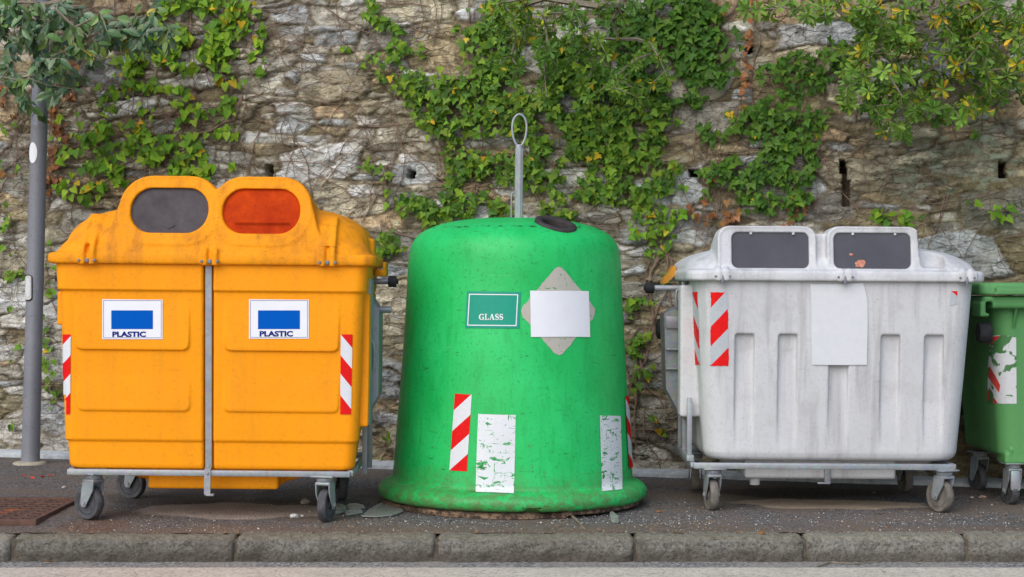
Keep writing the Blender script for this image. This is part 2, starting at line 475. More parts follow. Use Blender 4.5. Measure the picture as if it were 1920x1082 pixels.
    cols = np.concatenate([np.clip(C, 0.01, 0.85), np.ones(C.shape[:2] + (1,))], -1)
    me = grid_mesh('stone_wall', co, len(us), len(zs), cols)
    bm = bmesh.new(); bm.from_mesh(me)                          # give the wall its thickness
    def W(u, z, t): return (u * WT.x - WN.x * t, 10.07 + u * WT.y - WN.y * t, z)
    a = [bm.verts.new(W(U0, z, t)) for z, t in ((Z0, 0.3), (Z1 + .01, 0.3), (Z1 + .01, 0.7), (Z0, 0.7))]
    b = [bm.verts.new(W(U1, z, t)) for z, t in ((Z0, 0.3), (Z1 + .01, 0.3), (Z1 + .01, 0.7), (Z0, 0.7))]
    for i in range(4): bm.faces.new((a[i], a[(i + 1) % 4], b[(i + 1) % 4], b[i]))
    bm.faces.new(a); bm.faces.new(b[::-1])
    c = [bm.verts.new(W(u, Z1 + 0.002, t)) for u, t in ((U0, 0.0), (U1, 0.0), (U1, 0.31), (U0, 0.31))]
    bm.faces.new(c)
    bm.to_mesh(me); bm.free()
    n_ = NB('stone_wall')
    at = n_.attr('Col')
    f = n_.noise(70, 7, 0.7); g = n_.noise(1.0, 5, 0.65, n_.mapping((14, 14, 90)))
    c = n_.mix(1.0, at.outputs['Color'], n_.ramp(f, [(0.28, (0.66, 0.64, 0.60)), (0.48, (1, 1, 1)), (0.75, (1.12, 1.12, 1.1))]), 'MULTIPLY')
    c = n_.mix(n_.ramp(g, [(0.56, 0.0), (0.66, 0.25)]), c, srgb(94, 82, 66))
    c = n_.mix(n_.ramp(n_.noise(26, 8, 0.75), [(0.62, 0.0), (0.70, 0.55)]), c, srgb(208, 204, 196))
    wv = n_.n.new('ShaderNodeVectorMath'); wv.operation = 'ADD'
    nz = n_.n.new('ShaderNodeTexNoise'); nz.inputs['Scale'].default_value = 9; nz.inputs['Detail'].default_value = 5; n_.l.new(n_.mapping((1, 1, 1)), nz.inputs['Vector'])
    sc_ = n_.n.new('ShaderNodeVectorMath'); sc_.operation = 'SCALE'; sc_.inputs['Scale'].default_value = 1.1; n_.l.new(nz.outputs['Color'], sc_.inputs[0])
    n_.l.new(n_.mapping((7, 7, 19)), wv.inputs[0]); n_.l.new(sc_.outputs[0], wv.inputs[1])
    ck = n_.voro(1.0, 'DISTANCE_TO_EDGE', wv.outputs[0])
    km = n_.ramp(n_.noise(4, 4, 0.6), [(0.40, 0.15), (0.60, 1.0)])
    crack = n_.math('MULTIPLY', n_.ramp(ck, [(0.0, 1.0), (0.045, 0.0)]), km)
    chip = n_.voro(1.0, 'F1', wv.outputs[0], 'Color'); cb = n_.n.new('ShaderNodeRGBToBW'); n_.l.new(chip, cb.inputs[0])
    c = n_.mix(1.0, c, n_.ramp(cb.outputs[0], [(0.2, (0.80, 0.79, 0.77)), (0.8, (1.18, 1.18, 1.16))]), 'MULTIPLY')
    c = n_.mix(n_.math('MULTIPLY', crack, 0.5), c, srgb(84, 72, 56))
    n_.set(color=c, rough=0.92, spec=0.2)
    n_.bump(n_.math('SUBTRACT', n_.math('ADD', n_.math('MULTIPLY', f, 1.0), n_.math('MULTIPLY', g, 0.35)), n_.math('MULTIPLY', crack, 0.6)), 1.0, 0.02)
    o = link('stone_wall', me, n_.m)
    tag(o, 'old rubble stone retaining wall with pale slabs, mossy joints and small drain holes', 'wall')
    return o
wall_obj = build_wall()
wall_bvh = bvh_of(wall_obj.data)
def on_wall(px, py, off):
    d = ray(px, py).normalized(); h = wall_bvh.ray_cast(CAM, d)
    if h[0] is None: return wall_pt(px, py, off)
    return h[0] + WN * off

# ---- pavement
def asphalt(name, base, dirt, speck, dirt_side=False):
    n = NB(name)
    g = n.voro(95, 'F1', out='Color'); d = n.voro(95)
    f = n.noise(2.2, 6, 0.65); h = n.noise(240, 3, 0.6)
    gs = n.n.new('ShaderNodeRGBToBW'); n.l.new(g, gs.inputs[0])
    c = n.mix(n.ramp(gs.outputs[0], [(0.2, 0.0), (0.95, 1.0)]), tuple(v * 0.4 for v in base), tuple(v * 2.1 for v in base))
    c = n.mix(n.ramp(f, [(0.42, 0.0), (0.62, 0.8)]), c, dirt)
    c = n.mix(n.ramp(n.noise(75, 4, 0.75), [(0.64, 0.0), (0.68, 0.75)]), c, speck)
    c = n.mix(n.ramp(n.noise(14, 6, 0.7), [(0.55, 0.0), (0.7, 0.5)]), c, tuple(v * 0.5 for v in dirt))
    at = n.attr('Col')
    c = n.mix(at.outputs['Alpha'], c, at.outputs['Color']) if dirt_side else c
    n.set(color=c, rough=0.9, spec=0.25)
    n.bump(n.math('ADD', d, n.math('MULTIPLY', h, 0.5)), 0.9, 0.008)
    return n.m
def build_pavement():
    xs = np.arange(-7.0, 7.01, 0.02); ys = np.arange(7.475, 12.3, 0.02)
    X, Y = np.meshgrid(xs, ys)
    t = np.clip((Y - 7.5) / 0.45, 0, 1); t = t * t * (3 - 2 * t)
    Zg = -0.008 * np.clip(X, -3.6, 3.6) * t + 0.006 * (fbm(X * 5, Y * 5, 101) - 0.5) * np.clip((Y - 7.5) * 5, 0.3, 1)
    Zg = Zg + np.clip((7.545 - Y) / 0.07, 0, 1) * (-0.004 + 0.016 * (fbm(X * 7, Y * 12, 103) - 0.5)) + 0.002
    # soil lies along the kerb; pale washed-out patches where water dried under the bins, darker ones beside them
    soil = np.clip(1.1 - (Y - 7.53) / 0.30 + 1.3 * (fbm(X * 4, Y * 6, 111) - 0.5), 0, 1)
    A = 0.62 * soil
    C = np.ones(X.shape + (3,)) * np.array(srgb(120, 102, 84)) * (0.7 + 0.6 * fbm(X * 30, Y * 30, 113))[..., None]
    def patch(px, py, rx, ry, col, amt):
        nonlocal A, C
        p = ground_pt(px, py); e = F / p.y; ryw = ry * p.y ** 2 / (F * CAMH)
        d = ((X - p.x) / (rx / e)) ** 2 + ((Y - p.y) / ryw) ** 2
        a = np.clip((1.0 - d + 1.1 * (fbm(X * 5, Y * 8, int(px)) - 0.5)) * 4.5, 0, 1) * amt
        tot = np.maximum(A, a); w = np.where(tot > 0, a / np.maximum(tot, 1e-5), 0)[..., None]
        C = C * (1 - w) + np.array(col) * (0.8 + 0.4 * fbm(X * 25, Y * 25, 117))[..., None] * w; A = tot
    patch(450, 958, 190, 15, srgb(186, 174, 162), 0.9)
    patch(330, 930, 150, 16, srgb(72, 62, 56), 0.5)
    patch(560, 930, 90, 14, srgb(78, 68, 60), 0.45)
    patch(1560, 946, 190, 10, srgb(184, 164, 142), 0.9)
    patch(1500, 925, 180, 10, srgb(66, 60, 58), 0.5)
    patch(1100, 900, 50, 12, srgb(88, 72, 58), 0.4)
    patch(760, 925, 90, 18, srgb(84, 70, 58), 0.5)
    patch(180, 985, 70, 10, srgb(120, 78, 46), 0.45)
    cols = np.concatenate([C, A[..., None]], -1)
    me = grid_mesh('pavement', np.stack([X, Y, Zg], -1), len(xs), len(ys), cols)
    return structure(link('pavement', me, asphalt('pavement_asphalt', (0.135, 0.125, 0.12), srgb(120, 105, 92), srgb(168, 160, 150), True)))
build_pavement()

# ---- road, its white edge line, the ground beyond
def sheet(name, x0, x1, y0, y1, z, m):
    bm = bmesh.new()
    bm.faces.new([bm.verts.new(p) for p in ((x0, y0, z), (x1, y0, z), (x1, y1, z), (x0, y1, z))])
    return structure(link(name, mesh_from(bm, name, 0), m))
sheet('ground', -150, 150, -150, 150, -0.20, plain('earth', (0.12, 0.10, 0.07), 0.95, 0, 0.3, 4))
sheet('road', -60, 60, -4.0, 7.50, -0.115, asphalt('road_asphalt', (0.25, 0.24, 0.225), srgb(160, 152, 142), srgb(178, 172, 164)))
def road_line():
    n = NB('worn_road_paint')
    f = n.noise(7, 6, 0.7); v = n.voro(11, 'DISTANCE_TO_EDGE', n.mapping((1, 0.8, 1)))
    vw = n.math('ADD', v, n.math('MULTIPLY', n.math('SUBTRACT', n.noise(18, 4, 0.7), 0.5), 0.10))
    c = n.mix(n.ramp(f, [(0.3, 0.0), (0.7, 1.0)]), srgb(192, 181, 164), srgb(216, 206, 188))
    c = n.mix(n.ramp(n.noise(60, 5, 0.75), [(0.48, 0.0), (0.62, 0.75)]), c, srgb(146, 137, 126))
    c = n.mix(n.math('MULTIPLY', n.ramp(vw, [(0.004, 0.6), (0.014, 0.0)]), n.ramp(n.noise(5, 3), [(0.42, 0.0), (0.55, 1.0)])), c, srgb(74, 68, 62))
    n.set(color=c, rough=0.85).bump(n.noise(150, 3), 0.5, 0.004)
    bm = bmesh.new()
    xs = [i * 0.04 for i in range(-200, 201)]
    a = [bm.verts.new((x, 7.205 + 0.006 * smooth_noise((x, 0, 0), 9) + 0.004 * smooth_noise((x, 0, 0), 40), -0.111)) for x in xs]
    b = [bm.verts.new((x, 6.80, -0.111)) for x in xs]
    for i in range(len(xs) - 1): bm.faces.new((b[i], b[i + 1], a[i + 1], a[i]))
    structure(link('road_marking', mesh_from(bm, 'road_marking', 0), n.m))
road_line()
def kerbs():
    n = NB('kerb_stone')
    f = n.noise(60, 7, 0.7); z = n.sep(n.coord())[2]
    oi = n.n.new('ShaderNodeObjectInfo')
    c = n.mix(n.ramp(n.noise(5, 6, 0.7), [(0.3, 0.0), (0.7, 1.0)]), srgb(158, 153, 143), srgb(188, 184, 176))
    c = n.mix(n.ramp(f, [(0.36, 0.8), (0.56, 0.0)]), c, srgb(84, 76, 66))
    c = n.mix(n.ramp(n.noise(28, 7, 0.8), [(0.5, 0.0), (0.66, 0.7)]), c, srgb(186, 180, 168))
    c = n.mix(n.ramp(n.noise(130, 3, 0.6), [(0.62, 0.0), (0.7, 0.6)]), c, srgb(188, 182, 172))
    zz = n.math('ADD', z, n.math('MULTIPLY', n.math('SUBTRACT', n.noise(12, 5, 0.7), 0.5), 0.06))
    c = n.mix(n.ramp(zz, [(0.0, 0.0), (1.0, 1.0)]), c, c)
    mr = n.n.new('ShaderNodeMapRange'); n.l.new(zz, mr.inputs[0])
    mr.inputs[1].default_value = -0.085; mr.inputs[2].default_value = -0.055; mr.inputs[3].default_value = 0.6; mr.inputs[4].default_value = 0.0
    c = n.mix(mr.outputs[0], c, srgb(108, 99, 87))                                  # road dirt splashed on the foot
    mr2 = n.n.new('ShaderNodeMapRange'); n.l.new(n.math('ADD', z, n.math('MULTIPLY', n.math('SUBTRACT', n.noise(9, 5, 0.7), 0.5), 0.02)), mr2.inputs[0])
    mr2.inputs[1].default_value = -0.028; mr2.inputs[2].default_value = -0.014; mr2.inputs[3].default_value = 0.0; mr2.inputs[4].default_value = 0.75
    c = n.mix(mr2.outputs[0], c, n.mix(n.ramp(n.noise(40, 6, 0.75), [(0.35, 0.0), (0.65, 1.0)]), srgb(140, 130, 104), srgb(198, 192, 174)))  # yellowish top edge, painted paler for the light its bevel catches
    c = n.mix(1.0, c, n.ramp(oi.outputs['Random'], [(0.0, (0.80, 0.79, 0.76)), (0.5, (1.0, 0.99, 0.97)), (1.0, (1.1, 1.1, 1.1))]), 'MULTIPLY')
    c = n.mix(n.ramp(n.noise(3.1, 6, 0.7), [(0.55, 0.0), (0.66, 0.5)]), c, srgb(108, 100, 88))
    n.set(color=c, rough=0.92, spec=0.2).bump(n.math('ADD', f, n.noise(25, 6, 0.75)), 1.0, 0.035)
    m2 = plain('joint_mortar', srgb(96, 88, 76), 0.95, 0, 0.4, 60, 0.6)
    joints = [(px - CX) / F * 7.37 for px in (20, 440, 818, 1190, 1510, 1815)]
    while joints[0] > -6.5: joints.insert(0, joints[0] - rng.uniform(0.85, 1.05))
    while joints[-1] < 6.5: joints.append(joints[-1] + rng.uniform(0.8, 1.0))
    for a, b in zip(joints, joints[1:]):
        a += 0.007; b -= 0.007; k = int((b - a) / 0.012); s = rng.random() * 50; yo = rng.uniform(-.006, .006); zo = rng.uniform(-.004, .003)
        prof = [(7.378, -0.20), (7.376, -0.115), (7.374, -0.10), (7.372, -0.085), (7.371, -0.07), (7.370, -0.055), (7.370, -0.04), (7.370, -0.030), (7.372, -0.024), (7.378, -0.018), (7.386, -0.012), (7.396, -0.006), (7.408, -0.002), (7.42, 0), (7.445, 0.001), (7.47, 0.001), (7.50, 0.001), (7.53, 0.0), (7.545, -0.01), (7.548, -0.2)]
        secs = []
        for i in range(k + 1):
            t = i / k; x = a + (b - a) * t
            e = min(t, 1 - t) * (b - a); rd = max(0, 1 - e / 0.022) ** 2 * 0.014
            sec = []
            for y, z in prof:
                d = 0.013 * smooth_noise((x + s, y, z), 9) + 0.012 * smooth_noise((x + s, y, z), 26) + 0.007 * smooth_noise((x + s, y, z), 70)
                w = 1 if z > -0.15 and y < 7.5 else 0
                sec.append(Vector((x, y + yo - d * w * (1 if z < -0.006 else .3) + rd * w, z + zo + (d * 0.4 - rd * .7 if z > -0.03 and y < 7.52 else 0))))
            secs.append(sec)
        bm = bmesh.new(); add_loft(bm, secs); bmesh.ops.recalc_face_normals(bm, faces=bm.faces)
        structure(link('kerb_stone', mesh_from(bm, 'kerb_stone', 60), n.m))
    bm = bmesh.new(); add_box(bm, -6.8, 6.8, 7.392, 7.53, -0.19, -0.018)
    structure(link('kerb_mortar', mesh_from(bm, 'kerb_mortar', 0), m2))
kerbs()
# pale concrete strip along the foot of the wall
def wall_foot():
    bm = bmesh.new(); k = 260
    secs = []
    for i in range(k + 1):
        u = U0 + (U1 - U0) * i / k
        x = u * WT.x; zb = gz(x, 9.9)
        s = 0.004 * smooth_noise((u, 0, 0), 6) + 0.003 * smooth_noise((u, 3, 0), 25)
        sec = []
        for t, z in ((0.175, -0.05), (0.17, 0.022), (0.155, 0.032), (-0.02, 0.036), (-0.05, -0.05)):
            sec.append(Vector((u * WT.x + WN.x * t, 10.07 + u * WT.y + WN.y * (t + s), zb + z + s)))
        secs.append(sec)
    add_loft(bm, secs); bmesh.ops.recalc_face_normals(bm, faces=bm.faces)
    structure(link('kerb_strip', mesh_from(bm, 'kerb_strip', 50), plain('pale_concrete', srgb(182, 186, 188), 0.9, 0, 0.3, 25, 0.4)))
wall_foot()
def terrace():
    bm = bmesh.new()
    def W(u, t): return (u * WT.x - WN.x * t, 10.07 + u * WT.y - WN.y * t, 3.17)
    bm.faces.new([bm.verts.new(p) for p in (W(-14, .69), W(14, .69), W(14, 14), W(-14, 14))])
    structure(link('terrain', mesh_from(bm, 'terrain', 0), plain('garden_soil', (0.09, 0.07, 0.045), 0.95, 0, 0.4, 6)))
terrace()
# ================================================================ BINS
GALV = galvanised('galvanised_steel')
GALV_D = galvanised('dull_steel', (0.20, 0.21, 0.22))
RUBBER = plain('black_rubber', (0.022, 0.022, 0.024), 0.75, 0, 0.4, 40)
TYRE = plain('grey_tyre', (0.085, 0.083, 0.088), 0.8, 0, 0.45, 24, 0.2)
TYRE_B = plain('dusty_tyre', (0.17, 0.15, 0.13), 0.9, 0, 0.4, 24, 0.2)
HUB = plain('grey_hub', (0.05, 0.052, 0.058), 0.6, 0, 0.4, 30)
HUB_B = plain('dusty_hub', (0.13, 0.115, 0.10), 0.85, 0, 0.4, 30)
YEL = plastic('yellow_plastic', (0.97, 0.345, 0.003), (0.93, 0.31, 0.002), (0.36, 0.15, 0.03), 0.16, 0.5, 0.18, 0.3, spec=0.2)
YEL_LID = plastic('yellow_lid_plastic', (0.95, 0.345, 0.004), (0.86, 0.285, 0.003), (0.15, 0.07, 0.025), 0.55, 0.55, 0.5, 0.8, spec=0.2)
WHT = plastic('grubby_white_plastic', (0.615, 0.612, 0.622), (0.53, 0.527, 0.54), (0.25, 0.235, 0.22), 0.34, 0.5, 0.66, 0.4)
WHT_LID = plastic('grubby_white_lid_plastic', (0.66, 0.66, 0.67), (0.54, 0.54, 0.55), (0.25, 0.24, 0.225), 0.6, 0.45, 0.5, 0.5)
GRN2 = plastic('mid_green_plastic', (0.11, 0.33, 0.105), (0.085, 0.27, 0.085), (0.10, 0.16, 0.08), 0.3, 0.45, 0.3, 0.2)
PAPER = plain('white_sticker', (0.80, 0.80, 0.83), 0.5, 0, 0.03, 14, 0.05)
BLUE = plain('blue_print', (0.001, 0.095, 0.46), 0.8, 0, 0.03, spec=0.05)
NAVY = plain('navy_print', srgb(22, 38, 118), 0.8, 0, 0.05, spec=0.05)
RED_T = plain('red_tape', (0.74, 0.010, 0.010), 0.6, 0, 0.12, 60, 0.03, 0.12)
WHITE_T = plain('white_tape', (0.70, 0.71, 0.74), 0.4, 0, 0.05, 60, 0.03)
GREY_T = plain('grey_tape', (0.46, 0.48, 0.51), 0.4, 0, 0.08, 60, 0.03)

def caster(root, x, y, yaw, r=0.083, top=0.226, tyre=TYRE, hub=HUB, fork=GALV, width=0.021):
    """swivel caster: plate, forked bracket, tyre and hub; yaw 0 has the wheel edge-on to the street"""
    M = Matrix.Translation((x, y, 0)) @ Matrix.Rotation(R(yaw), 4, 'Z')
    RM = root_matrix(root)
    bm = bmesh.new()
    add_box(bm, -0.055, 0.055, -0.05, 0.05, top - 0.008, top, 0.003)
    vs = add_lathe(bm, [(0.036, top - 0.030), (0.040, top - 0.024), (0.040, top - 0.012), (0.034, top - 0.008)], 24)
    hz = top - 0.03
    hy = 0.030
    add_box(bm, -width - 0.016, width + 0.016, -0.034, 0.036, hz - 0.016, hz, 0.005)
    for s in (-1, 1):
        xo = s * (width + 0.012)
        prof = [(-0.034, hz - 0.002), (0.036, hz - 0.002), (0.046, r + 0.05), (hy + 0.021, r - 0.002), (hy + 0.012, r - 0.018), (hy - 0.010, r - 0.018), (hy - 0.020, r), (-0.028, r + 0.06)]
        a = [Vector((xo - s * 0.003, p[0], p[1])) for p in prof]; b = [Vector((xo + s * 0.003, p[0], p[1])) for p in prof]
        add_loft(bm, [a, b])
        Mb = Matrix.Translation((xo + s * 0.003, hy, r)) @ Matrix.Rotation(R(90), 4, 'Y')
        add_lathe(bm, [(0.011, -0.006), (0.011, 0.006), (0.007, 0.008)], 6, Mb)
    add_box(bm, -0.012, 0.012, 0.036, 0.075, hz - 0.03, hz - 0.022, 0.003)
    bmesh.ops.recalc_face_normals(bm, faces=bm.faces)
    bmesh.ops.transform(bm, matrix=RM @ M, verts=bm.verts)
    c = link('caster', mesh_from(bm, 'caster', 35), fork, root)
    Mw = RM @ M @ Matrix.Translation((0, hy, r)) @ Matrix.Rotation(R(90), 4, 'Y')
    bm = bmesh.new(); w = width
    add_lathe(bm, [(r * 0.70, -w * 0.8), (r * 0.80, -w), (r * 0.93, -w * 0.95), (r * 0.985, -w * 0.6), (r, 0), (r * 0.985, w * 0.6), (r * 0.93, w * 0.95), (r * 0.80, w), (r * 0.70, w * 0.8)], 48, Mw)
    link('tyre', mesh_from(bm, 'tyre', 40), tyre, c)
    bm = bmesh.new()
    add_lathe(bm, [(0.006, -w * 1.1), (0.020, -w * 1.1), (0.022, -w * 0.55), (r * 0.60, -w * 0.45), (r * 0.63, -w * 0.86), (r * 0.73, -w * 0.86), (r * 0.73, w * 0.86), (r * 0.63, w * 0.86), (r * 0.60, w * 0.45), (0.022, w * 0.55), (0.020, w * 1.1), (0.006, w * 1.1)], 36, Mw)
    for k in range(6):                                     # spokes of the hub
        a = k * math.pi / 3
        Ms = Mw @ Matrix.Rotation(a, 4, 'Z')
        add_box(bm, 0.018, r * 0.66, -0.006, 0.006, -w * 0.78, w * 0.78, 0.0, mat=Ms)
    bmesh.ops.recalc_face_normals(bm, faces=bm.faces)
    link('hub', mesh_from(bm, 'hub', 40), hub, c)
    return c
def yz_prism(bm, prof, x0, x1, mi=0):
    return add_loft(bm, [[Vector((x0, y, z)) for y, z in prof], [Vector((x1, y, z)) for y, z in prof]], mi)
def dome(bm, a, b, yc, z0, hgt, px=3.0, qy=2.2, n=12, rx=0.3, xc=0.0):
    secs = []
    for i in range(n + 1):
        t = math.sin(math.pi / 2 * i / n) if i < n else 0.999
        hw = a * (1 - t ** px) ** (1 / px); hd = b * (1 - t ** qy) ** (1 / qy)
        r = min(hw, hd) * 0.55 if i else min(hw, hd) * 0.35
        r = min(hw, hd) * (0.32 + 0.3 * t)
        secs.append([Vector((x + xc, y + yc, z0 + hgt * t)) for x, y in rr(-hw, hw, -hd, hd, r, 8)])
    add_loft(bm, secs)

# ---------------------------------------------------------------- the yellow bin
def yellow_bin():
    root = thing('recycling_bin', 'yellow four wheeled plastic recycling bin with two oval hoods beside the lamp post', 'recycling bin',
                 Matrix.Translation((-1.4155, 7.70, gz(-1.411, 7.8))) @ Matrix.Rotation(0.0095, 4, 'Y'), 'large communal waste containers along the wall')
    RM = root_matrix(root)
    S = 402.6
    zl = lambda py: 1.094 + (CY - py) / S
    yf = lambda z: 0.05 * (1 - (z - 0.262) / 0.945)         # the front leans in towards the bottom
    nt = (-0.0098, 0.023, 0.035)
    # body: stepped shell with two raised panels in each half
    bm = bmesh.new()
    lv = [(zl(882), .660, .012), (zl(879), .674, .004), (zl(874), .680, 0), (zl(829), .6855, 0), (zl(827), .6945, -.010), (zl(546), .7130, 0), (zl(544), .7240, -.012), (zl(499), .7310, -.006), (zl(490), .7310, -.006)]
    add_loft(bm, [[Vector((x, y, z)) for x, y in rr(-hw, hw, yf(z) + dy, 1.0 - 0.07 * (1 - z) - dy, 0.055, 6, nt)] for z, hw, dy in lv])
    for xa, xb, ya, yb in ((140, 352, 560, 656), (143, 353, 668, 771), (420, 633, 560, 656), (418, 633, 668, 771)):
        x0 = (xa - CX) / S + 1.411; x1 = (xb - CX) / S + 1.411; z1 = zl(ya); z0 = zl(yb); r = 0.022
        prof = [(x0, z1), (x0, z0 + r), (x0 + r * .3, z0 + r * .3), (x0 + r, z0), (x1 - r, z0), (x1 - r * .3, z0 + r * .3), (x1, z0 + r), (x1, z1)]
        front = [Vector((x, yf(z) - 0.0005 - 0.0165 * min(1, (z1 - z) / (z1 - z0)), z)) for x, z in prof]
        back = [Vector((x, yf(z) + 0.03, z)) for x, z in prof]
        add_loft(bm, [front, back])
    for s in (-1, 1):                                        # side flanges
        add_box(bm, s * 0.722 - 0.022, s * 0.722 + 0.016, 0.10, 0.22, zl(800 if s > 0 else 612), zl(548), 0.006)
        add_box(bm, s * 0.705 - 0.02, s * 0.705 + 0.025, 0.72, 0.86, zl(770), zl(548), 0.006)
    secs = [[Vector((x, y, z)) for x, y in rr(-w, w, y0, y1, 0.04, 4)] for z, w, y0, y1 in ((0.272, 0.60, 0.16, 0.88), (0.24, 0.58, 0.18, 0.86), (0.165, 0.33, 0.26, 0.75), (0.155, 0.32, 0.27, 0.74))]
    add_loft(bm, secs)
    add_box(bm, -0.316, 0.312, 0.13, 0.7, 0.146, 0.262, 0.012)
    me = bake(bm, None, 0.0055, 2)
    for v in me.vertices: v.co.x *= 1 - max(0, v.co.y) * (0.045 + 0.07 * max(0, min(1, (0.75 - v.co.z) / 0.5)))
    me.transform(RM); bb = bvh_of(me); link('body', me, YEL, root)
    # lid: rim, dome, twin oval hoods and hinge lugs moulded in one
    bm = bmesh.new()
    add_loft(bm, [[Vector((x, y, z)) for x, y in rr(-w, w, -0.032 - d, 1.06 + d, 0.07, 8)] for z, w, d in ((1.207, .757, -.006), (1.214, .766, 0), (1.240, .768, 0), (1.256, .764, -.004), (1.262, .745, -.02))])
    dome(bm, 0.728, 0.515, 0.515, 1.245, 0.262, 3.3, 2.6)
    zc = 1.461; kk = 0.30
    for c in (-0.2025, 0.2285):
        secs = []
        for y, s, dz in ((0.005, 0.93, 0), (0.0, 0.965, 0), (0.008, 0.99, 0), (0.03, 1.0, 0), (0.16, 0.98, -0.004), (0.36, 0.88, -0.03), (0.60, 0.7, -0.12)):
            secs.append([Vector((c + (x - c) * s, y + kk * (z - zc + 0.1) * (1 - y), zc + (z - zc) * s + dz)) for x, z in stadium(c, zc, 0.240, 0.166, 0.15, 10)])
        add_loft(bm, secs)
    fr = lambda p: Vector((p.x, p.y + kk * (p.z - zc + 0.1), p.z))
    add_prism(bm, [(-0.56, 1.245), (-0.50, 1.31), (-0.468, 1.39), (-0.448, 1.47), (-0.43, 1.52), (0.455, 1.52), (0.474, 1.47), (0.494, 1.39), (0.525, 1.31), (0.58, 1.245)], 0.006, 0.30, fn=fr)
    add_prism(bm, [(-0.12, 1.40), (0.14, 1.40), (0.14, 1.50), (0.10, 1.537), (-0.075, 1.537), (-0.12, 1.50)], 0.012, 0.30, fn=fr)
    for xc, top in ((-0.566, 1), (0.003, 0), (0.549, 1)):
        for s in (-1, 1):
            x = xc + s * 0.023
            prof = [(-0.047, 1.204), (-0.047, 1.262), (-0.035, 1.29), (0.0, 1.335), (0.05, 1.40), (0.12, 1.2)] if top else [(-0.047, 1.204), (-0.047, 1.262), (-0.035, 1.286), (0.05, 1.296), (0.05, 1.2)]
            yz_prism(bm, prof, x - 0.0125, x + 0.0125)
        if top: yz_prism(bm, [(-0.02, 1.30), (0.03, 1.37), (0.09, 1.424), (0.14, 1.448), (0.18, 1.42), (0.18, 1.3)], xc - 0.036, xc + 0.036)
    add_box(bm, 0.715, 0.748, 0.30, 0.5, 1.24, 1.345, 0.008)
    add_loft(bm, [[Vector((x, y, z)) for x, y in rr(-w, w, -0.012 + d, 1.04 - d, 0.12, 8)] for z, w, d in ((1.25, .752, 0), (1.272, .740, .004), (1.30, .722, .02), (1.33, .70, .05))])
    cut = bmesh.new()
    for c in (-0.2025, 0.2285):
        o = stadium(c, zc, 0.1815, 0.1065, 0.10, 12)
        sh = lambda p: Vector((p.x, p.y + kk * (p.z - zc + 0.1), p.z))
        add_prism(cut, o, -0.25, 0.042, fn=sh)
    me = bake(bm, cut, 0.0055, 9)
    for v in me.vertices: v.co.x *= 1 - max(0, v.co.y) * 0.05
    me.transform(RM); link('lid', me, YEL_LID, root)
    # the flaps in the ovals
    nD = NB('dark_flap')
    f = nD.noise(9, 6, 0.7)
    nD.set(color=nD.mix(nD.ramp(f, [(0.35, 0.0), (0.7, 1.0)]), srgb(66, 59, 62), srgb(88, 82, 84)), rough=0.6, spec=0.2).bump(nD.noise(80, 3), 0.15, 0.003)
    nR = NB('orange_flap')
    f = nR.noise(7, 7, 0.75)
    cc = nR.mix(nR.ramp(f, [(0.33, 0.0), (0.68, 1.0)]), (0.36, 0.022, 0.001), (0.62, 0.062, 0.002))
    cc = nR.mix(nR.ramp(nR.noise(60, 4, 0.7), [(0.62, 0.0), (0.72, 0.6)]), cc, (0.12, 0.03, 0.01))
    nR.set(color=cc, rough=0.7, spec=0.1).bump(f, 0.2, 0.004)
    for c, m, lab in ((-0.2025, nD.m, 'dark grey flap in the left oval'), (0.2285, nR.m, 'dirty red orange flap in the right oval')):
        bm = bmesh.new()
        add_prism(bm, stadium(c, zc, 0.186, 0.111, 0.10, 14), 0.026, 0.036, fn=lambda p: Vector((p.x, p.y + kk * (p.z - zc + 0.1), p.z)))
        if c > 0: add_box(bm, c - 0.13, c + 0.13, 0.022, 0.030, zc - 0.055, zc - 0.050, 0.0, mat=Matrix.Identity(4))
        else:                                                 # moulded arrow under the embossed marks
            for pts in ([(-.03, -.07), (.03, -.07), (0.0, -.088)],):
                add_prism(bm, [(c + x, zc + z) for x, z in pts], 0.0225, 0.03, fn=lambda p: Vector((p.x, p.y + kk * (p.z - zc + 0.1), p.z)))
        bmesh.ops.recalc_face_normals(bm, faces=bm.faces); bmesh.ops.transform(bm, matrix=RM, verts=bm.verts)
        link('flap', mesh_from(bm, 'flap', 30), m, root, lab)
    # steelwork
    bm = bmesh.new()
    add_box(bm, -0.668, 0.655, 0.030, 0.055, 0.219, 0.246, 0.003)
    add_box(bm, -0.668, 0.655, 0.93, 0.955, 0.219, 0.246, 0.003)
    for s in (-1, 1): add_box(bm, s * 0.655 - 0.0125, s * 0.655 + 0.0125, 0.057, 0.928, 0.221, 0.248, 0.003)
    for s in (-1, 1):
        for y in (0.36, 0.64): add_box(bm, s * 0.695 - 0.012, s * 0.695 + 0.012, y - 0.014, y + 0.014, 0.20, 0.60, 0.002)
    bmesh.ops.transform(bm, matrix=RM, verts=bm.verts); link('frame', mesh_from(bm, 'frame', 30), GALV, root)
    bm = bmesh.new()
    xc = -0.0098; w = 0.0145
    prof = [(yf(1.206) + 0.002, 1.206), (yf(0.262) + 0.0, 0.262), (0.022, 0.25), (0.020, 0.135), (0.034, 0.126), (0.034, 0.25), (yf(0.262) + 0.014, 0.27), (yf(1.206) + 0.018, 1.206)]
    yz_prism(bm, prof, xc - w, xc + w)
    add_box(bm, xc - 0.006, xc + 0.030, 0.020, 0.05, 0.127, 0.137, 0.002)
    for z in (0.233, 0.262):
        add_lathe(bm, [(0.007, 0), (0.007, 0.006), (0.004, 0.008)], 6, Matrix.Translation((xc, 0.022 if z < .25 else 0.048, z)) @ Matrix.Rotation(R(90), 4, 'X'))
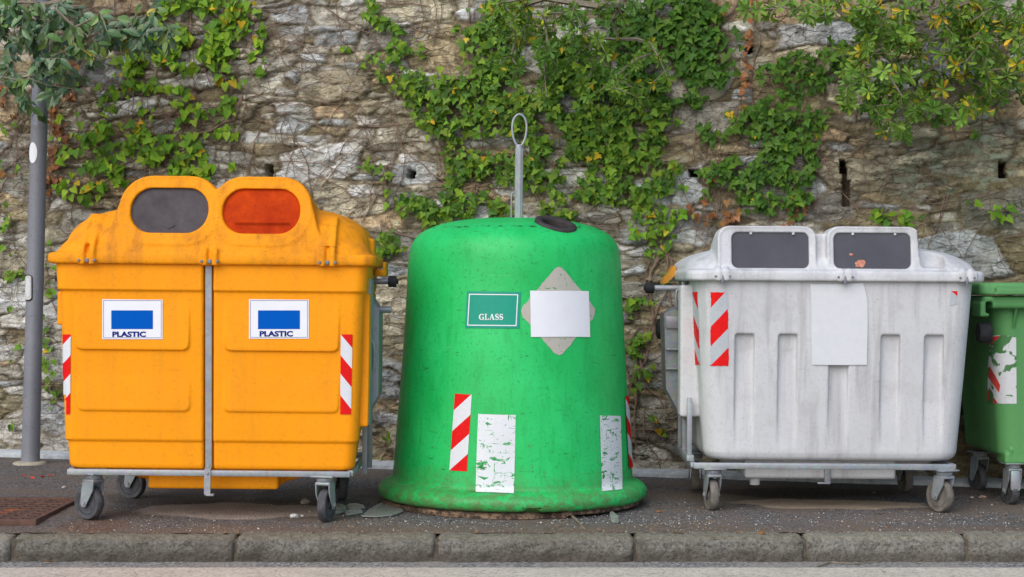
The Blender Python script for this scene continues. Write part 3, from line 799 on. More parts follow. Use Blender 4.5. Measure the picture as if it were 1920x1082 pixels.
    bmesh.ops.recalc_face_normals(bm, faces=bm.faces); bmesh.ops.transform(bm, matrix=RM, verts=bm.verts); link('front_bar', mesh_from(bm, 'front_bar', 30), GALV, root)
    for s in (1, -1):
        bm = bmesh.new()
        add_prism(bm, [(s * 0.685, 1.085), (s * 0.70, 1.085), (s * 0.757, 1.0), (s * 0.758, 0.585), (s * 0.700, 0.478), (s * 0.685, 0.478)], 0.36, 0.372)
        add_prism(bm, [(s * 0.685, 1.085), (s * 0.70, 1.085), (s * 0.757, 1.0), (s * 0.758, 0.585), (s * 0.700, 0.478), (s * 0.685, 0.478)], 0.60, 0.612)
        add_prism(bm, [(s * 0.700, 1.0), (s * 0.757, 1.0), (s * 0.757, 0.585), (s * 0.700, 0.585)], 0.372, 0.60)
        add_tube(bm, [(s * 0.70, 0.45, 1.0), (s * 0.811, 0.45, 1.0)], 0.0165, 14)
        add_tube(bm, [(s * 0.70, 0.345, 0.86), (s * 0.72, 0.34, 0.86), (s * 0.735, 0.335, 0.84), (s * 0.738, 0.335, 0.80), (s * 0.738, 0.335, 0.72), (s * 0.728, 0.337, 0.69), (s * 0.70, 0.345, 0.68)], 0.0065, 8)
        add_box(bm, s * 0.71 - 0.02, s * 0.71 + 0.02, 0.22, 0.36, zl(800), 1.15, 0.003)
        bmesh.ops.recalc_face_normals(bm, faces=bm.faces); bmesh.ops.transform(bm, matrix=RM, verts=bm.verts)
        link('lifting_bracket', mesh_from(bm, 'lifting_bracket', 30), GALV, root)
        bm = bmesh.new(); add_tube(bm, [(s * 0.70, 0.45, 1.139), (s * 0.80, 0.45, 1.139)], 0.0145, 14)
        bmesh.ops.transform(bm, matrix=RM, verts=bm.verts); tr = link('trunnion', mesh_from(bm, 'trunnion', 30), GALV_D, root)
        bm = bmesh.new(); add_lathe(bm, [(0.010, 0), (0.026, 0.0), (0.028, 0.004), (0.028, 0.036), (0.026, 0.040), (0.012, 0.040), (0.012, 0.05)], 24, Matrix.Translation((s * 0.795, 0.45, 1.139)) @ Matrix.Rotation(R(90 * s), 4, 'Y'))
        bmesh.ops.transform(bm, matrix=RM, verts=bm.verts); link('rubber_cap', mesh_from(bm, 'rubber_cap', 40), RUBBER, tr)
        bm = bmesh.new(); add_box(bm, s * 0.755 - 0.035, s * 0.755 + 0.02, 0.55, 0.72, 1.165, 1.20, 0.008)
        add_box(bm, s * 0.765 - 0.006, s * 0.765 + 0.008, 0.55, 0.72, 1.19, 1.235, 0.004)
        bmesh.ops.transform(bm, matrix=RM, verts=bm.verts); link('lid_handle', mesh_from(bm, 'lid_handle', 40), YEL_LID, root)
    for xc in (-0.566, 0.003, 0.549):
        for dx in (-0.036, 0.0, 0.036):
            bm = bmesh.new(); z = 1.222; rr_ = 0.011 if dx == 0 else 0.0075
            add_lathe(bm, [(rr_, 0), (rr_, 0.012), (rr_ * .6, 0.015)], 10, Matrix.Translation((xc + dx, -0.036 if abs(dx) > .01 else -0.03, z)) @ Matrix.Rotation(R(90), 4, 'X'))
            bmesh.ops.transform(bm, matrix=RM, verts=bm.verts); link('hinge_bolt', mesh_from(bm, 'hinge_bolt', 30), GALV_D, root)
    caster(root, -0.555, 0.085, 58); caster(root, 0.535, 0.06, -14)
    caster(root, -0.53, 0.86, 70); caster(root, 0.535, 0.86, 20)
    # stickers
    D = Decal(bb)
    for q, b, t in (((192, 561, 305, 636), (209, 582, 287, 617), (211, 621.5, 274, 632)), ((467, 561, 579, 635), (484, 582, 562.5, 617), (487, 620.5, 549.5, 631))):
        x0, y0, x1, y1 = q
        st = link('sticker', mesh_from(D.build([[(x0, y0), (x1, y0 + 1), (x1, y1), (x0, y1)]], 0.003, 20), 'sticker', 0), PAPER, root)
        e = 2.2; pl = []
        for a0, b0, a1, b1 in ((x0 + e, y0 + e, x1 - e, y0 + e + .7), (x0 + e, y1 - e - .7, x1 - e, y1 - e), (x0 + e, y0 + e + .7, x0 + e + .7, y1 - e - .7), (x1 - e - .7, y0 + e + .7, x1 - e, y1 - e - .7)):
            pl.append([(a0, b0), (a1, b0), (a1, b1), (a0, b1)])
        link('border_line', mesh_from(D.build(pl, 0.0038, 20), 'border_line', 0), NAVY, st)
        link('blue_panel', mesh_from(D.build([[(b[0], b[1]), (b[2], b[1]), (b[2], b[3]), (b[0], b[3])]], 0.0042, 20), 'blue_panel', 0), BLUE, st)
        link('lettering', mesh_from(D.wrap(fit_px(text_mesh('PLASTIC', 0.042), *t), 0.0044, 12), 'lettering', 0), NAVY, st)
    link('warning_tape', mesh_from(D.build(stripes([(639, 627), (661, 627), (658, 777), (638, 777)], [(-.4, 0.0), (.26, .49), (.76, 1.0)], -0.17), 0.003, 5), 'warning_tape', 0), [RED_T, WHITE_T], root)
    link('warning_tape', mesh_from(D.build(stripes([(118.5, 627), (133, 627), (132, 777), (119, 777)], [(-.2, .13), (.37, .60), (.84, 1.1)], 0.11), 0.003, 5), 'warning_tape', 0), [RED_T, WHITE_T], root)
    return root
yellow_bin()

# ---------------------------------------------------------------- the white bin
def white_bin():
    root = thing('recycling_bin', 'grubby white plastic bin with two rectangular lid hatches and blank taped sheet on front', 'recycling bin',
                 Matrix.Translation((1.604, 8.20, gz(1.604, 8.3))) @ Matrix.Rotation(0.0065, 4, 'Y'), 'large communal waste containers along the wall')
    RM = root_matrix(root); S = 378.0
    zl = lambda py: 1.118 + (CY - py) / S
    yf = lambda z: 0.055 * (1 - (z - 0.253) / 0.894)
    bm = bmesh.new(); secs = []
    for z, ins, in ((zl(868), .05), (zl(866), .022), (zl(861), .008), (zl(852), 0), (0.45, 0), (0.7, 0), (0.9, 0), (1.1, 0), (1.175, 0)):
        t = (z - 0.253) / 0.894; hw = 0.634 + 0.064 * max(0, t) ** 0.9
        secs.append([Vector((x, y, z)) for x, y in rr(-hw + ins, hw - ins, yf(z) + ins, 1.0 - 0.06 * (1 - t) - ins, 0.115, 10)])
    add_loft(bm, secs)
    secs = [[Vector((x, y, z)) for x, y in rr(-w, w, y0, y1, 0.04, 4)] for z, w, y0, y1 in ((0.262, 0.56, 0.2, 0.86), (0.24, 0.55, 0.22, 0.84), (0.20, 0.50, 0.26, 0.8), (0.19, 0.46, 0.3, 0.78))]
    add_loft(bm, secs)
    add_box(bm, -0.43, 0.335, 0.15, 0.7, 0.155, 0.256, 0.012)
    add_box(bm, -0.755, -0.66, 0.20, 0.33, 0.46, 1.13, 0.01)      # side flange
    cut = bmesh.new()
    for x in (-0.451, -0.237, 0.017, 0.274, 0.491):
        a = [Vector((x - 0.048, y, 0.889)) for y in (-0.08,)]
        prof = [(-0.08, 0.889), (0.046, 0.889), (0.058, 0.80), (0.052, 0.32), (-0.08, 0.29)]
        add_loft(cut, [[Vector((x - 0.047 - 0.007 * (y < 0), y, z)) for y, z in prof], [Vector((x + 0.047 + 0.007 * (y < 0), y, z)) for y, z in prof]])
    me = bake(bm, cut, 0.006, 4); me.transform(RM)
    bb = bvh_of(me); link('body', me, WHT, root)
    # lid
    bm = bmesh.new()
    add_loft(bm, [[Vector((x, y, z)) for x, y in rr(-w, w, -0.035 - d, 1.20 + d, 0.10, 10)] for z, w, d in ((1.153, .736, -.006), (1.158, .744, 0), (1.19, .746, 0), (1.203, .742, -.004), (1.209, .725, -.02))])
    dome(bm, 0.735, 0.57, 0.565, 1.19, 0.166, 2.6, 2.4)
    zt = 1.428
    for x0, x1 in ((-0.592, -0.098), (-0.048, 0.424)):
        secs = []
        for y, s, dz in ((0.004, 0.94, 0), (-0.004, 0.965, 0), (0.0, 0.99, 0), (0.022, 1.0, 0), (0.15, 1.0, -0.004), (0.40, 0.94, -0.04), (0.62, 0.85, -0.12)):
            xc = (x0 + x1) / 2; hw = (x1 - x0) / 2
            secs.append([Vector((xc + (x - xc) * s, y + 0.12 * (z - 1.2), 1.30 + (z - 1.30) * s + dz)) for x, z in stadium(xc, 1.29, hw, zt - 1.29, 0.062, 8)])
        add_loft(bm, secs)
    add_prism(bm, [(-0.3, 1.2), (0.2, 1.2), (0.2, 1.392), (-0.3, 1.392)], 0.045, 0.45, fn=lambda p: Vector((p.x, p.y + 0.1 * (p.z - 1.2), p.z - 0.1 * max(0, p.y - 0.1))))
    for xc in (-0.572, 0.033, 0.634):
        for s in (-1, 1): yz_prism(bm, [(-0.049, 1.152), (-0.049, 1.20), (-0.03, 1.222), (0.03, 1.225), (0.03, 1.152)], xc + s * 0.02 - 0.011, xc + s * 0.02 + 0.011)
        add_box(bm, xc - 0.055, xc + 0.055, -0.041, 0.03, 1.156, 1.206, 0.008)
    cut = bmesh.new()
    for x0, x1 in ((-0.520, -0.136), (-0.012, 0.371)):
        xc = (x0 + x1) / 2; hw = (x1 - x0) / 2
        add_prism(cut, stadium(xc, 1.306, hw, 0.089, 0.03, 6), -0.3, 0.03, fn=lambda p: Vector((p.x, p.y + 0.12 * (p.z - 1.2), p.z)))
    secs = []
    for z, k in ((1.222, .7), (1.235, 0.92), (1.27, 1.0), (1.5, 1.25)):
        secs.append([Vector((0.475 + x * k, 0.02 + y * k, z)) for x, y in rr(-0.062, 0.075, -0.2, 0.13, 0.06, 6)])
    add_loft(cut, secs)
    me = bake(bm, cut, 0.0055, 4); me.transform(RM)
    link('lid', me, WHT_LID, root)
    nF = NB('slate_flap')
    sp = nF.ramp(nF.voro(55, 'F1', nF.mapping((1, 1, 1))), [(0.10, 1.0), (0.16, 0.0)]); k = nF.ramp(nF.noise(20, 2), [(0.5, 0.0), (0.55, 1.0)])
    c = nF.mix(nF.ramp(nF.noise(4, 5, 0.6), [(0.3, 0.0), (0.7, 1.0)]), srgb(70, 70, 77), srgb(84, 84, 91))
    c = nF.mix(nF.math('MULTIPLY', sp, nF.math('MULTIPLY', k, 0.6)), c, srgb(52, 52, 58))
    nF.set(color=c, rough=0.5, spec=0.25)
    for x0, x1, lab in ((-0.520, -0.136, None), (-0.012, 0.371, 'slate grey flap with an orange rust mark')):
        xc = (x0 + x1) / 2; hw = (x1 - x0) / 2
        bm = bmesh.new()
        add_prism(bm, stadium(xc, 1.306, hw + .004, 0.093, 0.03, 6), 0.016, 0.025, fn=lambda p: Vector((p.x, p.y + 0.12 * (p.z - 1.2), p.z)))
        bmesh.ops.recalc_face_normals(bm, faces=bm.faces); bmesh.ops.transform(bm, matrix=RM, verts=bm.verts)
        me = mesh_from(bm, 'flap', 30); bv = bvh_of(me); fl = link('flap', me, nF.m, root, lab)
        for q in (0.25, 0.8):
            bm = bmesh.new(); x = x0 + (x1 - x0) * q
            add_box(bm, x - 0.006, x + 0.006, 0.004 + 0.024, 0.016 + 0.026, 1.384, 1.396, 0.002)
            bmesh.ops.transform(bm, matrix=RM, verts=bm.verts); link('clip', mesh_from(bm, 'clip', 0), WHT_LID, fl)
        if lab:
            pl = []
            for cx, cy, a, b in ((1612.5, 494, 10, 8), (1596, 477, 4, 2.6)):
                pl.append([(cx + a * math.cos(t) * (0.75 + 0.4 * rng.random()), cy + b * math.sin(t) * (0.75 + 0.4 * rng.random())) for t in [2 * math.pi * i / 18 for i in range(18)]])
            link('rust_mark', mesh_from(Decal(bv).build(pl, 0.002, 12), 'rust_mark', 0), plain('orange_rust', srgb(196, 134, 112), 0.9, 0, 0.35, 60), fl)
    # steelwork
    bm = bmesh.new()
    add_box(bm, -0.70, 0.60, 0.028, 0.053, 0.216, 0.246, 0.003)
    add_box(bm, -0.70, 0.60, 0.94, 0.965, 0.216, 0.246, 0.003)
    for x in (-0.70, 0.60): add_box(bm, x - 0.0125, x + 0.0125, 0.055, 0.938, 0.218, 0.244, 0.003)
    for y in (0.16, 0.40, 0.62): add_box(bm, -0.722, -0.698, y - 0.013, y + 0.013, 0.248, 0.56, 0.002)
    add_box(bm, -0.728, -0.692, 0.10, 0.68, 0.246, 0.276, 0.002)
    add_box(bm, -0.03, 0.0, 0.128, 0.148, 0.14, 0.22, 0.003); add_box(bm, -0.065, 0.0, 0.127, 0.149, 0.132, 0.141, 0.003)
    bmesh.ops.transform(bm, matrix=RM, verts=bm.verts); link('frame', mesh_from(bm, 'frame', 30), GALV, root)
    bm = bmesh.new()
    out = [(-0.70, 1.012), (-0.76, 1.012), (-0.822, 0.984), (-0.810, 0.593), (-0.725, 0.442), (-0.70, 0.442)]
    add_prism(bm, out, 0.36, 0.372); add_prism(bm, out, 0.60, 0.612)
    add_prism(bm, [(-0.705, 0.984), (-0.820, 0.984), (-0.808, 0.593), (-0.705, 0.593)], 0.374, 0.598)
    for z in (0.80, 0.70): add_box(bm, -0.815, -0.71, 0.33, 0.358, z - 0.006, z + 0.004, 0.002)
    add_box(bm, -0.815, -0.71, 0.345, 0.358, 0.905, 0.97, 0.004)
    add_tube(bm, [(-0.715, 0.345, 1.115), (-0.745, 0.34, 1.115), (-0.762, 0.337, 1.10), (-0.765, 0.337, 1.06), (-0.762, 0.337, 1.02), (-0.745, 0.34, 1.008), (-0.715, 0.345, 1.008)], 0.008, 8)
    add_box(bm, -0.735, -0.70, 0.335, 0.36, 0.442, 1.15, 0.002)
    bmesh.ops.recalc_face_normals(bm, faces=bm.faces); bmesh.ops.transform(bm, matrix=RM, verts=bm.verts)
    link('lifting_bracket', mesh_from(bm, 'lifting_bracket', 30), GALV_D, root)
    bm = bmesh.new(); add_tube(bm, [(-0.70, 0.45, 1.115), (-0.872, 0.45, 1.115)], 0.016, 14)
    bmesh.ops.transform(bm, matrix=RM, verts=bm.verts); tr = link('trunnion', mesh_from(bm, 'trunnion', 30), GALV, root)
    bm = bmesh.new(); add_lathe(bm, [(0.010, 0), (0.026, 0.0), (0.028, 0.004), (0.028, 0.042), (0.026, 0.046), (0.012, 0.046), (0.012, 0.054)], 24, Matrix.Translation((-0.868, 0.45, 1.115)) @ Matrix.Rotation(R(-90), 4, 'Y'))
    bmesh.ops.transform(bm, matrix=RM, verts=bm.verts); link('rubber_cap', mesh_from(bm, 'rubber_cap', 40), RUBBER, tr)
    for s in (-1, 1):
        bm = bmesh.new(); add_lathe(bm, [(0.05, -0.05), (0.055, -0.02), (0.056, 0.0), (0.052, 0.012), (0.03, 0.018), (0.0001, 0.018)], 28, Matrix.Translation((s * (0.835 if s > 0 else 0.82), 0.30 if s > 0 else 0.66, 0.896)) @ Matrix.Rotation(R(90 * s), 4, 'Y'))
        bmesh.ops.transform(bm, matrix=RM, verts=bm.verts); link('bumper', mesh_from(bm, 'bumper', 40), RUBBER, root)
    bm = bmesh.new()
    add_prism(bm, [(-0.812, 1.14), (-0.803, 1.168), (-0.778, 1.19), (-0.754, 1.235), (-0.74, 1.235), (-0.735, 1.19), (-0.79, 1.14)], 0.60, 0.74)
    bmesh.ops.recalc_face_normals(bm, faces=bm.faces)
    bmesh.ops.transform(bm, matrix=RM, verts=bm.verts); link('lid_handle', mesh_from(bm, 'lid_handle', 40), plastic('dull_yellow', (0.62, 0.27, 0.02), (0.5, 0.2, 0.015), (0.2, 0.1, 0.03), 0.4), root, 'yellow handle on the lid side')
    for xc in (-0.572, 0.033, 0.634):
        for dx in (-0.035, 0.0, 0.035):
            bm = bmesh.new()
            add_lathe(bm, [(0.0055, 0), (0.0055, 0.008), (0.003, 0.01)], 8, Matrix.Translation((xc + dx, -0.044 if abs(dx) > .01 else -0.036, 1.175)) @ Matrix.Rotation(R(90), 4, 'X'))
            if dx == 0: add_box(bm, xc - 0.007, xc + 0.007, -0.046, -0.02, 1.138, 1.172, 0.002)
            bmesh.ops.transform(bm, matrix=RM, verts=bm.verts); link('hinge_bolt', mesh_from(bm, 'hinge_bolt', 30), GALV_D, root)
    bm = bmesh.new(); add_lathe(bm, [(0.024, 0.118), (0.026, 0.122), (0.026, 0.16)], 20, Matrix.Translation((-0.37, 0.21, 0)))
    bmesh.ops.transform(bm, matrix=RM, verts=bm.verts); link('drain_plug', mesh_from(bm, 'drain_plug', 40), WHT_LID, root)
    caster(root, -0.60, 0.07, 8, 0.081, 0.218, TYRE_B, HUB_B); caster(root, 0.555, 0.06, 28, 0.084, 0.218, TYRE_B, HUB_B)
    caster(root, -0.60, 0.86, -6, 0.081, 0.218, TYRE_B, HUB_B); caster(root, 0.56, 0.86, 6, 0.081, 0.218, TYRE_B, HUB_B)
    # tapes and the blank sheet
    D = Decal(bb)
    rag = lambda q: q
    link('warning_tape', mesh_from(D.build(stripes([(1333, 548), (1364.5, 548), (1366, 686), (1332, 686)], [(-.3, .21), (.47, .74), (1.0, 1.4)], 0.25), 0.003, 4, 0, 0.9), 'warning_tape', 0), [RED_T, GREY_T], root)
    link('warning_tape', mesh_from(D.build(stripes([(1299, 548), (1308, 547), (1313, 684), (1304, 684)], [(-.45, 0.02), (.30, .58), (.78, 1.1)], -0.22), 0.003, 3, 0, 0.5), 'warning_tape', 0), [RED_T, GREY_T], root)
    link('tape_scrap', mesh_from(D.build([([(1783, 545.5), (1795, 546), (1794.5, 555)], 0), ([(1783, 545.5), (1794.5, 555), (1793.5, 570), (1782, 573), (1781.5, 556)], 1)], 0.003, 6), 'tape_scrap', 0), [RED_T, GREY_T], root)
    def sheet_surf(px, py, off):
        d = ray(px, py); o = CAM; Mi = RM.inverted(); lo = Mi @ o; ld = (Mi.to_3x3() @ d)
        a = yf(lo.z); k = -0.055 / 0.894                       # y = yf(z) is linear in z
        t = (yf(0) + k * lo.z - off - lo.y) / (ld.y - k * ld.z)
        return RM @ (lo + ld * t)
    nP = NB('taped_sheet')
    z = nP.noise(3, 4, 0.6)
    nP.set(color=nP.mix(nP.ramp(nP.noise(30, 5, 0.7), [(0.3, 0.0), (0.8, 1.0)]), (0.70, 0.705, 0.73), (0.64, 0.645, 0.67)), rough=0.45).bump(z, 0.2, 0.02)
    sh = D.__class__(surf=sheet_surf)
    link('paper_sheet', mesh_from(sh.build([[(1519, 532.5), (1540, 533.5), (1580, 533), (1619, 530.5), (1623, 546), (1626.5, 562), (1627, 610), (1626, 660), (1625.5, 684), (1580, 684.5), (1522.5, 684), (1521.5, 640), (1521, 560)]], 0.006, 12), 'paper_sheet', 30), nP.m, root, 'blank pale sheet taped to the front')
    return root
white_bin()

# ---------------------------------------------------------------- the green bell bank
def glass_bank():
    root = thing('bottle_bank', 'bright green bell shaped bottle bank with steel lifting hook and GLASS sign', 'bottle bank',
                 Matrix.Translation((0.003, 8.55, 0.0)) @ Matrix.Rotation(0.009, 4, 'Y'), 'large communal waste containers along the wall')
    RM = root_matrix(root)
    prof = [(0.60, 0.04), (0.655, 0.036), (0.680, 0.042), (0.691, 0.056), (0.694, 0.076), (0.688, 0.094), (0.672, 0.110), (0.650, 0.121), (0.630, 0.129), (0.6205, 0.142), (0.6175, 0.165), (0.612, 0.22), (0.605, 0.32), (0.5965, 0.45), (0.5875, 0.57), (0.5805, 0.667), (0.571, 0.82), (0.562, 0.98), (0.554, 1.12), (0.5495, 1.20), (0.545, 1.26), (0.538, 1.305), (0.525, 1.34), (0.505, 1.368), (0.478, 1.391), (0.44, 1.411), (0.39, 1.430), (0.32, 1.447), (0.24, 1.459), (0.15, 1.466), (0.06, 1.468)]
    sm = []                                                  # Catmull-Rom through the profile
    for i in range(len(prof) - 1):
        p0, p1, p2, p3 = (prof[max(0, i - 1)], prof[i], prof[i + 1], prof[min(len(prof) - 1, i + 2)])
        for k in range(3):
            t = k / 3
            sm.append(tuple(0.5 * (2 * p1[j] + (p2[j] - p0[j]) * t + (2 * p0[j] - 5 * p1[j] + 4 * p2[j] - p3[j]) * t * t + (3 * p1[j] - p0[j] - 3 * p2[j] + p3[j]) * t ** 3) for j in (0, 1)))
    sm.append(prof[-1])
    bm = bmesh.new(); add_lathe(bm, sm, 192)
    for v in bm.verts:                                       # the moulding has gone slightly out of true
        r = math.hypot(v.co.x, v.co.y)
        if r > 0.2:
            k = 1 + 0.004 * smooth_noise(v.co, 2.0) + 0.0016 * smooth_noise(v.co, 7)
            v.co.x *= k; v.co.y *= k
    ax = Vector((0.200, -0.335, 0)).normalized() * math.sin(R(22)) + Vector((0, 0, math.cos(R(22))))
    gone = []                                                # the feed hole is cut through the roof
    for f in bm.faces:
        d = f.calc_center_median() - Vector((0.200, -0.335, 1.418))
        if (d - ax * d.dot(ax)).length < 0.080 and f.calc_center_median().z > 1.3: gone.append(f)
    bmesh.ops.delete(bm, geom=gone, context='FACES')
    # a bite broken out of the bottom rim
    for v in bm.verts:
        a = math.degrees(math.atan2(v.co.x, -v.co.y))
        if v.co.z < 0.062 and 5 < a < 10 and v.co.y < 0 and math.hypot(v.co.x, v.co.y) > .66: v.co.z += 0.014
    n = NB('bell_green_plastic')
    z = n.sep(n.coord())[2]
    c = n.mix(n.ramp(n.noise(2.2, 6, 0.65), [(0.33, 0.0), (0.68, 1.0)]), (0.006, 0.44, 0.085), (0.022, 0.58, 0.145))
    c = n.mix(n.ramp(n.noise(1.0, 8, 0.75, n.mapping((24, 24, 5))), [(0.50, 0.0), (0.72, 0.55)]), c, (0.004, 0.30, 0.05))
    c = n.mix(n.ramp(n.noise(60, 8, 0.8), [(0.56, 0.0), (0.63, 0.8)]), c, (0.006, 0.21, 0.04))
    c = n.mix(n.ramp(n.noise(1.0, 6, 0.7, n.mapping((6, 6, 40), rot=(0.15, 0.1, 0))), [(0.66, 0.0), (0.70, 0.45)]), c, (0.16, 0.55, 0.24))
    scr = n.ramp(n.noise(1.0, 4, 0.6, n.mapping((9, 9, 75), rot=(0.25, -0.2, 0.3)), 0.6), [(0.685, 0.0), (0.70, 1.0)])
    c = n.mix(n.math('MULTIPLY', scr, 0.8), c, (0.02, 0.06, 0.02))
    scr2 = n.ramp(n.noise(1.0, 4, 0.6, n.mapping((60, 60, 7), rot=(-0.4, 0.3, 0.3), loc=(3, 1, 2)), 0.8), [(0.72, 0.0), (0.735, 1.0)])
    c = n.mix(n.math('MULTIPLY', scr2, 0.7), c, (0.04, 0.09, 0.03))
    # scuffed, muddy rim and drips under the roof
    zz = n.math('ADD', z, n.math('MULTIPLY', n.math('SUBTRACT', n.noise(9, 7, 0.8), 0.5), 0.30))
    mr = n.n.new('ShaderNodeMapRange'); n.l.new(zz, mr.inputs[0])
    for i, v in enumerate((0.02, 0.24, 0.85, 0.0)): mr.inputs[i + 1].default_value = v
    mud = n.ramp(n.noise(1.0, 8, 0.8, n.mapping((16, 16, 30))), [(0.42, 0.0), (0.53, 1.0)])
    c = n.mix(n.math('MULTIPLY', mr.outputs[0], mud), c, srgb(96, 86, 56))
    pit = n.ramp(n.noise(30, 4, 0.7), [(0.65, 0.0), (0.69, 0.8)])
    mr3 = n.n.new('ShaderNodeMapRange'); n.l.new(z, mr3.inputs[0])
    for i, v in enumerate((0.05, 0.75, 0.9, 0.0)): mr3.inputs[i + 1].default_value = v
    c = n.mix(n.math('MULTIPLY', pit, mr3.outputs[0]), c, srgb(110, 92, 66))
    band = n.math('COMPARE', n.math('ADD', z, n.math('MULTIPLY', n.noise(5, 3), 0.03)), 1.425, 0.005)
    c = n.mix(n.math('MULTIPLY', band, n.ramp(n.noise(26, 4, 0.8), [(0.52, 0.0), (0.58, 0.9)])), c, (0.01, 0.03, 0.01))
    n.set(color=c, rough=n.ramp(n.noise(12, 6, 0.7), [(0.3, 0.38), (0.7, 0.6)]), spec=0.4)
    n.bump(n.math('ADD', n.noise(6, 4), n.math('MULTIPLY', n.noise(90, 4, 0.7), 0.12)), 0.10, 0.012)
    bmesh.ops.transform(bm, matrix=RM, verts=bm.verts)
    me = mesh_from(bm, 'shell', 60); shell = link('shell', me, n.m, root)
    me_w = me.copy(); me_w.transform(RM); bb = bvh_of(me_w); bpy.data.meshes.remove(me_w)
    # rubber collar round the feed hole
    hx, hy = 0.200, -0.335
    hr = math.hypot(hx, hy); rad = Vector((hx, hy, 0)).normalized()
    nrm = (Vector((0, 0, 1)) * math.cos(R(22)) + rad * math.sin(R(22))).normalized()
    u = nrm.cross(Vector((0, 1, 0))).normalized(); w = nrm.cross(u)
    Mh = Matrix.Translation(Vector((hx, hy, 1.418)) + nrm * 0.004) @ Matrix((u, w, nrm)).transposed().to_4x4()
    bm = bmesh.new(); add_lathe(bm, [(0.106, -0.06), (0.108, 0.005), (0.105, 0.012), (0.096, 0.016), (0.078, 0.016), (0.069, 0.011), (0.066, 0.0), (0.066, -0.03)], 48, Mh, cap=False)
    bmesh.ops.transform(bm, matrix=RM, verts=bm.verts); ring = link('feed_hole_collar', mesh_from(bm, 'feed_hole_collar', 60), plain('dark_rubber', (0.045, 0.038, 0.036), 0.7, 0, 0.4, 20), root)
    bm = bmesh.new(); add_lathe(bm, [(0.0665, -0.028), (0.066, -0.024), (0.060, -0.025), (0.0001, -0.025)], 40, Mh, cap=False)
    bmesh.ops.transform(bm, matrix=RM, verts=bm.verts); link('feed_hole_black_disc', mesh_from(bm, 'feed_hole_black_disc', 60), plain('painted_dark_inside', (0.004, 0.005, 0.004), 0.9), ring)  # black disc across the opening, painted in place of the unlit inside
    # lifting gear
    bm = bmesh.new()
    add_lathe(bm, [(0.0195, 1.44), (0.0195, 1.842), (0.0185, 1.848), (0.010, 1.849)], 20, Matrix.Translation((0.018, 0, 0)))
    for k in range(10):
        a = 2 * math.pi * k / 10
        add_tube(bm, [(0.018 + 0.0188 * math.cos(a), 0.0188 * math.sin(a), 1.44), (0.018 + 0.0188 * math.cos(a), 0.0188 * math.sin(a), 1.83)], 0.003, 5)
    bmesh.ops.transform(bm, matrix=RM, verts=bm.verts); rod = link('lifting_rod', mesh_from(bm, 'lifting_rod', 50), GALV, root)
    bm = bmesh.new(); pts = []
    for k in range(33):
        t = k / 32; a = 2 * math.pi * t
        z = 1.848 + 0.158 * (0.5 - 0.5 * math.cos(a)); hw = 0.040 * math.sin(math.pi * t * 2) * (0.62 + 0.42 * (0.5 - 0.5 * math.cos(a)))
        pts.append((0.018 + hw + (0.008 if t < .5 else -0.008) * (1 - (0.5 - 0.5 * math.cos(a))), 0, z))
    pts[0] = (0.024, 0, 1.84); pts[-1] = (0.012, 0, 1.84)
    add_tube(bm, pts, 0.0062, 10)
    bmesh.ops.transform(bm, matrix=RM, verts=bm.verts); link('lifting_loop', mesh_from(bm, 'lifting_loop', 60), GALV, rod)
    bm = bmesh.new()
    add_tube(bm, [(-0.02, 0.02, 1.45), (-0.02, 0.02, 1.585), (-0.015, 0.02, 1.602), (-0.004, 0.02, 1.606), (0.003, 0.02, 1.59), (0.003, 0.02, 1.45)], 0.0042, 8)
    bmesh.ops.transform(bm, matrix=RM, verts=bm.verts); link('release_cable', mesh_from(bm, 'release_cable', 60), GALV, root)
    # warped plywood base showing under the rim
    bm = bmesh.new(); secs = []
    for z, k in ((0.003, 0.98), (0.006, 1.0), (0.026, 1.0), (0.034, 0.975)):
        sec = []
        for i in range(180):
            a = 2 * math.pi * i / 180; d = (math.degrees(a) - 270 + 540) % 360 - 180   # 0 at the street side
            r = 0.672 + 0.008 * smooth_noise((math.cos(a) * 3, math.sin(a) * 3, 0), 3)
            if 9 < d < 22: r -= 0.035 * math.sin((d - 9) / 13 * math.pi)
            if d > 22: r -= 0.012
            if -60 < d < -38: r -= 0.02
            sec.append(Vector((r * k * math.cos(a), r * k * math.sin(a), z + (0.010 if d > 22 and d < 90 else 0))))
        secs.append(sec)
    add_loft(bm, secs); bmesh.ops.transform(bm, matrix=Matrix.Translation((0.003, 8.55, 0.0)) @ Matrix.Rotation(0.006, 4, 'Y'), verts=bm.verts)
    nW = NB('rotten_plywood')
    c = nW.mix(nW.ramp(nW.noise(1.0, 5, 0.7, nW.mapping((6, 6, 90))), [(0.35, 0.0), (0.65, 1.0)]), srgb(96, 74, 58), srgb(160, 132, 106))
    c = nW.mix(nW.ramp(nW.noise(30, 6, 0.75), [(0.46, 0.0), (0.56, 0.9)]), c, srgb(50, 40, 34))
    nW.set(color=c, rough=0.95).bump(nW.noise(60, 4), 0.5, 0.005)
    link('base_board', mesh_from(bm, 'base_board', 40), nW.m, root)
    # signs and stickers
    D = Decal(bb)
    def worn(name, base, thr, seed, under=(0.008, 0.34, 0.06), sc=1.0):
        n = NB(name)
        a = n.noise(1.0, 7, 0.7, n.mapping((16 * sc, 16 * sc, 34 * sc), loc=(seed, seed * 2, 0)), 0.8)
        b = n.noise(1.0, 5, 0.7, n.mapping((10, 10, 150), rot=(0.1, 0.15, 0), loc=(seed, 0, seed)))
        d = n.noise(1.0, 4, 0.6, n.mapping((90, 90, 14), rot=(0.5, 0.5, 0), loc=(seed, 0, seed)))
        f = n.math('MAXIMUM', n.ramp(a, [(thr, 0.0), (thr + 0.015, 1.0)]), n.math('MAXIMUM', n.ramp(b, [(thr + .06, 0.0), (thr + 0.075, 1.0)]), n.ramp(d, [(thr + .075, 0.0), (thr + 0.09, 1.0)])))
